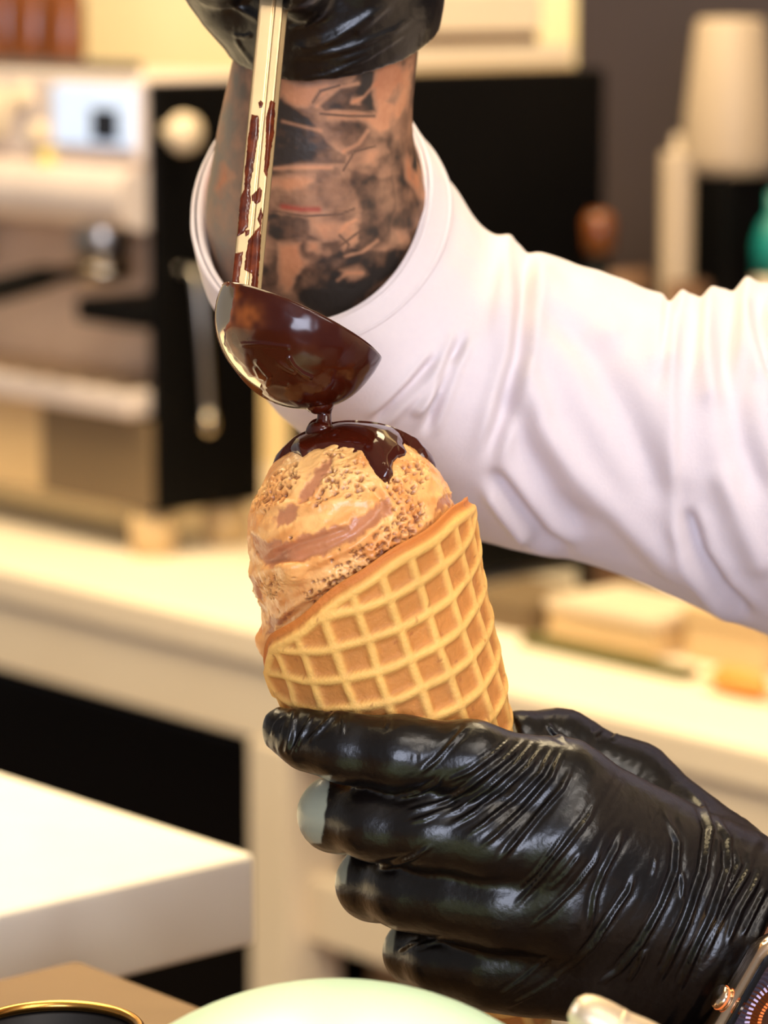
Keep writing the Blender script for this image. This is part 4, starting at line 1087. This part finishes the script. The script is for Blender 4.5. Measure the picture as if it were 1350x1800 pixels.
# ---- melted chocolate on top of the ice cream
C6 = lambda pts: crop_px(pts, 3.97, 480, 720)
CAP = C6([(40, 275), (60, 230), (200, 100), (400, 40), (700, 60), (900, 60), (1100, 150), (1200, 250), (1195, 350), (1170, 330), (1120, 270), (1070, 240), (1040, 262), (1010, 275), (960, 250), (915, 235),
          (905, 255), (932, 300), (920, 320), (870, 335), (838, 370), (830, 420), (838, 460), (800, 500), (760, 490), (720, 450), (690, 400), (660, 350), (620, 290), (560, 262), (480, 248), (390, 238), (300, 255),
          (250, 300), (205, 328), (170, 300), (120, 290), (115, 262)])
NA, NB = 420, 240
al = np.linspace(0, 2 * math.pi, NA, endpoint=False); be = np.linspace(0.0, 1.35, NB)
A2, B2 = np.meshgrid(al, be, indexing='ij')
dv_ = np.stack([np.sin(B2) * np.cos(A2), np.sin(B2) * np.sin(A2), np.cos(B2)], -1).reshape(-1, 3)
base = SC + dv_ * (RS + 0.15)
qb = pix(base); sd = poly_sd(qb, CAP) / FPX * 985
sdb = (0.80 + 0.12 * np.sin(A2.ravel() * 5) - B2.ravel()) * RS * 0.8
sdm = np.where(base[:, 1] < SC[1] - 1.5, sd, np.where(base[:, 1] > SC[1] + 6, sdb, np.minimum(sdb + 2.0, np.maximum(sd, sdb))))
thick = 1.9 * np.sqrt(np.clip(sdm / 2.6, 0, 1)) * np.where(sdm > 0, 1, 0) - np.where(sdm < 0, np.minimum(-sdm * 1.5, 2.6), 0)
qd = C6([(790, 440)])[0]; thick += 0.9 * np.exp(-((qb[:, 0] - qd[0]) ** 2 + (qb[:, 1] - qd[1]) ** 2) / 10.0 ** 2) * (sdm > 0)
for cx, cy, a_, r_ in ((205, 285, .7, 8), (985, 235, .7, 9), (700, 250, .5, 22), (1090, 250, .3, 8)):
    c = C6([(cx, cy)])[0]; thick += a_ * np.exp(-((qb[:, 0] - c[0]) ** 2 + (qb[:, 1] - c[1]) ** 2) / r_ ** 2) * sm(sdm, 0, 1)
thick += 0.8 * sm(sdm, 1.0, 7.0) + 0.10 * fbm(base / 6.0, 2, 3)
CV = base + dv_ * thick[:, None]
Fc = grid_faces(NA, NB, wrap_u=True); keep = (sdm[Fc] > -1.6).any(1); Fc = Fc[keep]
used = np.unique(Fc); rem = np.full(len(CV), -1); rem[used] = np.arange(len(used)); CV = CV[used]; Fc = rem[Fc]
n = vnormals(CV, Fc)
if n[np.argmax(CV[:, 2])][2] < 0: Fc = Fc[:, ::-1].copy()
obj('chocolate_topping', to_world(CV), Fc, M['choc'], cone)

# ------------------------------------------------------------------ ladle
BC = K(528, 569, -20.0); RB = 26.2
nb = np.array([0.415, 0.135, 0.90]); nb /= np.linalg.norm(nb)
b1 = np.cross(np.array([0, -1.0, 0]), nb); b1 /= np.linalg.norm(b1)
if b1[0] < 0: b1 = -b1
b2 = np.cross(nb, b1)
if b2[1] > 0: b2 = -b2
ladle = empty('ladle', to_world([BC - nb * RB * 0.88])[0], 'steel ladle coated in chocolate sauce, pouring over the ice cream', 'ladle')
DEP = 0.885
def bowl(r, phis, seg=128, dz=0.0):
    t = np.linspace(0, 2 * math.pi, seg, endpoint=False); out = []
    for ph in phis:
        out.append(BC + dz * nb - nb * r * DEP * math.sin(ph) + r * math.cos(ph) * (np.outer(np.cos(t), b1) + np.outer(np.sin(t), b2)))
    return np.concatenate(out)
ph = np.linspace(0, math.pi / 2 - 0.004, 48)
V = np.concatenate([bowl(RB, ph[::-1]), bowl(RB - 0.05, [0.0], dz=0.3), bowl(RB - 0.45, [0.0], dz=0.5), bowl(RB - 0.9, [0.0], dz=0.3), bowl(RB - 1.2, ph)])
F = grid_faces(len(V) // 128, 128, wrap_v=True)
n = vnormals(V, F)
if n[40 * 128 + 32].dot(V[40 * 128 + 32] - BC) < 0: F = F[:, ::-1].copy()
obj('bowl', to_world(V), F, M['steel'], ladle)
# chocolate film on the outside, bare steel left along one side
CB = lambda pts: crop_px(pts, 3.857, 350, 480)
BARE = [CB([(100, 60), (232, 100), (225, 200), (212, 330), (165, 380), (180, 480), (240, 580), (340, 690), (420, 740), (455, 800), (500, 850), (440, 850), (300, 760), (80, 520)])]
pf = np.linspace(0.02, math.pi / 2 - 0.003, 150)
FVb = np.concatenate([bowl(RB - 0.5, [0.0], 360, 0.55), bowl(RB, [0.0], 360, 0.35), bowl(RB, pf, 360)]); qf = pix(FVb)
dirn = (FVb - BC) / np.linalg.norm(FVb - BC, axis=1, keepdims=True)
qfw = qf + np.stack([vnoise(FVb / 2.0, 3) * 4, vnoise(FVb / 2.0, 8) * 4], 1)
sd = np.full(len(FVb), 50.0)
for p in BARE: sd = np.minimum(sd, -poly_sd(qfw, p))
sd = np.where(FVb[:, 1] < BC[1] + 3, sd, 20 + 14 * vnoise(FVb / 9, 4))
th_ = np.where(sd > 0, 0.55 * np.sqrt(np.clip(sd / 7, 0, 1)), np.maximum(sd * 0.12, -0.8))
low = sm(-dirn[:, 2], 0.55, 1.0); th_ = th_ + (sd > 0) * (low * 1.5 + 0.10 * fbm(FVb / 5.0, 2, 9))
for pts, a_, w_ in ((CB([(610, 570), (640, 620), (700, 670), (755, 695)]), .55, 3.5), (CB([(400, 600), (440, 650), (480, 690), (470, 730)]), .5, 4), (CB([(390, 640), (420, 690), (450, 700)]), .5, 3), (CB([(540, 600), (600, 640), (640, 660)]), .35, 4), (CB([(480, 740), (520, 730), (600, 740)]), .4, 4), (CB([(300, 480), (420, 480), (600, 500)]), .25, 4)):
    d, t, s = line_dist(qf, pts); th_ = th_ + (sd > 2) * a_ * np.exp(-(d / w_) ** 2) * (FVb[:, 1] < BC[1])
FV2 = FVb + dirn * th_[:, None]
Ff = grid_faces(152, 360, wrap_v=True); n = vnormals(FV2, Ff)
if n[75 * 360 + 90].dot(dirn[75 * 360 + 90]) < 0: Ff = Ff[:, ::-1].copy()
keep = (sd[Ff] > -6).any(1); Ff = Ff[keep]; used = np.unique(Ff); rem = np.full(len(FV2), -1); rem[used] = np.arange(len(used)); Ff = rem[Ff]
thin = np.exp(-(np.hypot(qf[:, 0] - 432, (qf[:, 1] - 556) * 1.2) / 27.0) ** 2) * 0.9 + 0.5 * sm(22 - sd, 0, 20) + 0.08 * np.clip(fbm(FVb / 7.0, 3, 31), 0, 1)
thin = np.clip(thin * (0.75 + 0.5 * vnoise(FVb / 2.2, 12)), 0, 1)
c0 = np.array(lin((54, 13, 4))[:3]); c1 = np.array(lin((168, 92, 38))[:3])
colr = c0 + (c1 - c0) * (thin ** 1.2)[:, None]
obj('chocolate_coating', to_world(FV2[used]), Ff, M['choc_film'], ladle, color=colr[used])
# pouring stream
def lathe_path(rows):
    P_ = crom([[*K(a, b, c), r] for a, b, c, r in rows], 46)
    return tube(P_[:, :3], P_[:, 3], 28)
V, F = lathe_path([(560, 690, -20, 7.5), (565, 706, -20, 5.4), (569, 714, -19, 3.2), (570, 724, -18, 2.3), (570, 736, -18, 2.2), (569, 745, -18, 2.7), (567, 752, -18, 4.0), (566, 758, -17, 5.0), (567, 766, -17, 6.0)])
obj('chocolate_stream', to_world(V), F, M['choc'], ladle)
# handle: folded channel strip
HB = np.array([431, 528, -16.0]); HT = np.array([507, -265, 20.0])
ka = K(*HB); kb = K(*HT); hd = (kb - ka) / np.linalg.norm(kb - ka)
hx = np.cross(hd, np.array([0, -1.0, 0])); hx /= np.linalg.norm(hx)
if hx[0] < 0: hx = -hx
hy = np.cross(hx, hd)
if hy[1] > 0: hy = -hy
HP = [(-4.55, -0.9), (-4.5, 0.15), (-4.2, 0.45), (-3.6, 0.5), (-0.5, 0.5), (-0.15, 0.42), (0.05, -0.05), (0.3, -0.08), (0.5, 0.4), (0.8, 0.5), (2.5, 0.5), (2.8, 0.4), (3.1, -0.2), (4.3, -1.0), (4.5, -1.3), (4.3, -1.6), (-4.4, -1.4)]
L_ = np.linalg.norm(kb - ka)
def hprofile(x): return np.interp(x, [p[0] for p in HP[:15]], [p[1] for p in HP[:15]])
rows = [np.array([ka + hd * t * L_ + hx * a + hy * b for a, b in HP]) for t in np.linspace(0, 1, 24)]
V = np.concatenate(rows); F = grid_faces(24, len(HP), wrap_v=True).tolist() + [list(range(len(HP))), [23 * len(HP) + i for i in range(len(HP))][::-1]]
bm = bmesh.new(); bm.from_mesh(raw_mesh('t', V, F)); bmesh.ops.recalc_face_normals(bm, faces=bm.faces); bm.verts.index_update()
F = [[v.index for v in f.verts] for f in bm.faces]; bm.free()
hnd = obj('handle', to_world(V), F, M['handle'], ladle, smooth=False)
V, F = box_bm(ka - hd * 3 - hx * 3.2 - hy * 1.4, hx * 6.4, hy * -1.4, hd * 10, 0.4); obj('handle_mount', to_world(V), F, M['steel'], ladle)
# chocolate streaks on the handle
STR = [C1([(335, 600), (375, 610), (375, 700), (365, 760), (345, 880), (328, 990), (332, 1050), (322, 1130), (318, 1200), (290, 1235), (262, 1250), (268, 1150), (275, 1050), (298, 1000), (302, 900), (315, 760)]),
       C1([(436, 530), (462, 540), (455, 700), (430, 850), (415, 945), (403, 900), (410, 760), (415, 620)]), C1([(335, 1030), (380, 988), (394, 1000), (386, 1060), (360, 1078), (338, 1060)]),
       C1([(372, 540), (385, 530), (398, 545), (392, 572), (378, 572)]), C1([(350, 1225), (375, 1200), (388, 1170), (378, 1400), (366, 1560), (330, 1560), (340, 1440), (298, 1420), (308, 1330), (320, 1270)]),
       C1([(248, 1335), (292, 1325), (275, 1440), (265, 1560), (212, 1560), (230, 1430)]), C1([(300, 1220), (325, 1215), (322, 1240), (305, 1245)]), C1([(365, 1150), (388, 1090), (396, 1130), (385, 1200)])]
gx = np.linspace(-4.45, 4.2, 60); gt = np.linspace(0.0, 0.52, 420)
GT, GX = np.meshgrid(gt, gx, indexing='ij'); GT = GT.ravel(); GX = GX.ravel()
base = ka + np.outer(GT * L_, hd) + np.outer(GX, hx) + np.outer(hprofile(GX), hy)
qh = pix(base); qhw = qh + np.stack([vnoise(base / 0.8, 4) * 1.0, vnoise(base / 1.2, 6) * 2.0], 1)
for i, poly in enumerate(STR):
    sd = poly_sd(qhw, poly)
    tk = np.where(sd > 0, 0.05 + 0.42 * np.sqrt(np.clip(sd / 5.0, 0, 1)), -0.05 + np.maximum(sd * 0.1, -0.3))
    V = base + np.outer(tk, hy); Fh = grid_faces(420, 60)
    keep = (sd[Fh] > -1.0).any(1); Fh = Fh[keep]
    if not len(Fh): continue
    used = np.unique(Fh); rem = np.full(len(V), -1); rem[used] = np.arange(len(used)); V = V[used]; Fh = rem[Fh]
    n = vnormals(V, Fh)
    if n.mean(0) @ hy < 0: Fh = Fh[:, ::-1].copy()
    shade = np.clip(0.25 + 0.35 * fbm(V / 2.5, 3, 40 + i), 0, 1)
    obj('chocolate_drip', to_world(V), Fh, M['choc_film'], hnd, color=np.array(lin((66, 18, 6))[:3]) + (np.array(lin((132, 58, 22))[:3]) - np.array(lin((66, 18, 6))[:3])) * shade[:, None])

# ------------------------------------------------------------------ wristwatch
we = np.array([0.497, 0, 0.868]); wn = np.array([0.868, 0, -0.497])
yaw = math.radians(22)
WX = wn * math.cos(yaw) + np.array([0, 1.0, 0]) * math.sin(yaw)        # across the case, towards the forearm
WY = we                                                             # along the case edge, up
WZ = np.cross(WX, WY)
if WZ[1] > 0: WZ = -WZ                                              # out of the dial, to the lens
WC = K(1374, 1790, -44)
watch = empty('wristwatch', to_world([WC - WZ * 9])[0], 'rose steel smart watch with round dial ticks beside the glove cuff', 'watch')
def rr_outline(hx_, hy_, r, k=10):
    pts = []
    for cx, cy, a0 in ((hx_ - r, hy_ - r, 0), (-hx_ + r, hy_ - r, 90), (-hx_ + r, -hy_ + r, 180), (hx_ - r, -hy_ + r, 270)):
        for a in np.linspace(a0, a0 + 90, k): pts.append((cx + r * math.cos(math.radians(a)), cy + r * math.sin(math.radians(a))))
    return pts
def rr_solid(levels, r0=9.0):
    V = []; 
    for hx_, hy_, z in levels:
        V += [WC + WX * a + WY * b + WZ * z for a, b in rr_outline(hx_, hy_, min(r0, hx_ - .1))]
    k = len(V) // len(levels); F = grid_faces(len(levels), k, wrap_v=True).tolist() + [list(range(k))[::-1], [(len(levels) - 1) * k + i for i in range(k)]]
    return np.array(V), F
V, F = rr_solid([(15, 18, -6.5), (18.3, 21.3, -5.5), (19.4, 22.4, -3.0), (19.4, 22.4, 1.0), (18.6, 21.6, 2.6), (17.4, 20.4, 3.0)]); case = obj('case', to_world(V), F, M['rose'], watch)
V, F = rr_solid([(17.2, 20.2, 3.02), (17.0, 20.0, 3.5), (15.5, 18.5, 4.0)], 8.0); glass = obj('watch_glass', to_world(V), F, M['screen'], watch)
cw = WC - WX * 19.4 - WY * 3.0 - WZ * 1.0
V, F = lathe([(3.4, 0), (3.7, 0.4), (3.7, 2.2), (3.2, 2.8), (0, 2.9)], cw, -WX, 28); obj('crown', to_world(V), F, M['rose'], watch)
V, F = lathe([(3.78, 1.0), (3.9, 1.3), (3.78, 1.6)], cw, -WX, 28); obj('crown_ring', to_world(V), F, M['tick_orange'], watch)
for k in range(60):
    a = 2 * math.pi * k / 60; ct, st = math.cos(a), math.sin(a)
    rad_ = WX * ct + WY * st; tan_ = -WX * st + WY * ct
    for r0_, r1_, wd, key in ((12.4, 14.0, 0.32, 'tick_pale'), (8.6, 9.8, 0.30, 'tick_orange')):
        V, F = box_bm(WC + rad_ * r0_ - tan_ * wd + WZ * 4.0, rad_ * (r1_ - r0_), tan_ * wd * 2, WZ * 0.06)
        obj('dial_mark', to_world(V), F, M[key], glass, smooth=False)
for sgn in (-1, 1):
    rows = []
    for t in np.linspace(0, 1, 14):
        a = t * 1.9
        a = 0.62 + t * 1.7
        up_ = (WZ * math.cos(a) + WY * sgn * math.sin(a))
        c = WC - WZ * 34 + up_ * 37.0
        rows.append(np.array([c - WX * 11 + up_ * 0.9, c + WX * 11 + up_ * 0.9, c + WX * 11 - up_ * 0.9, c - WX * 11 - up_ * 0.9]))
    V = np.concatenate(rows); F = grid_faces(14, 4, wrap_v=True).tolist() + [[0, 1, 2, 3], [55, 54, 53, 52]]
    obj('strap', to_world(V), F, M['strap'], watch)
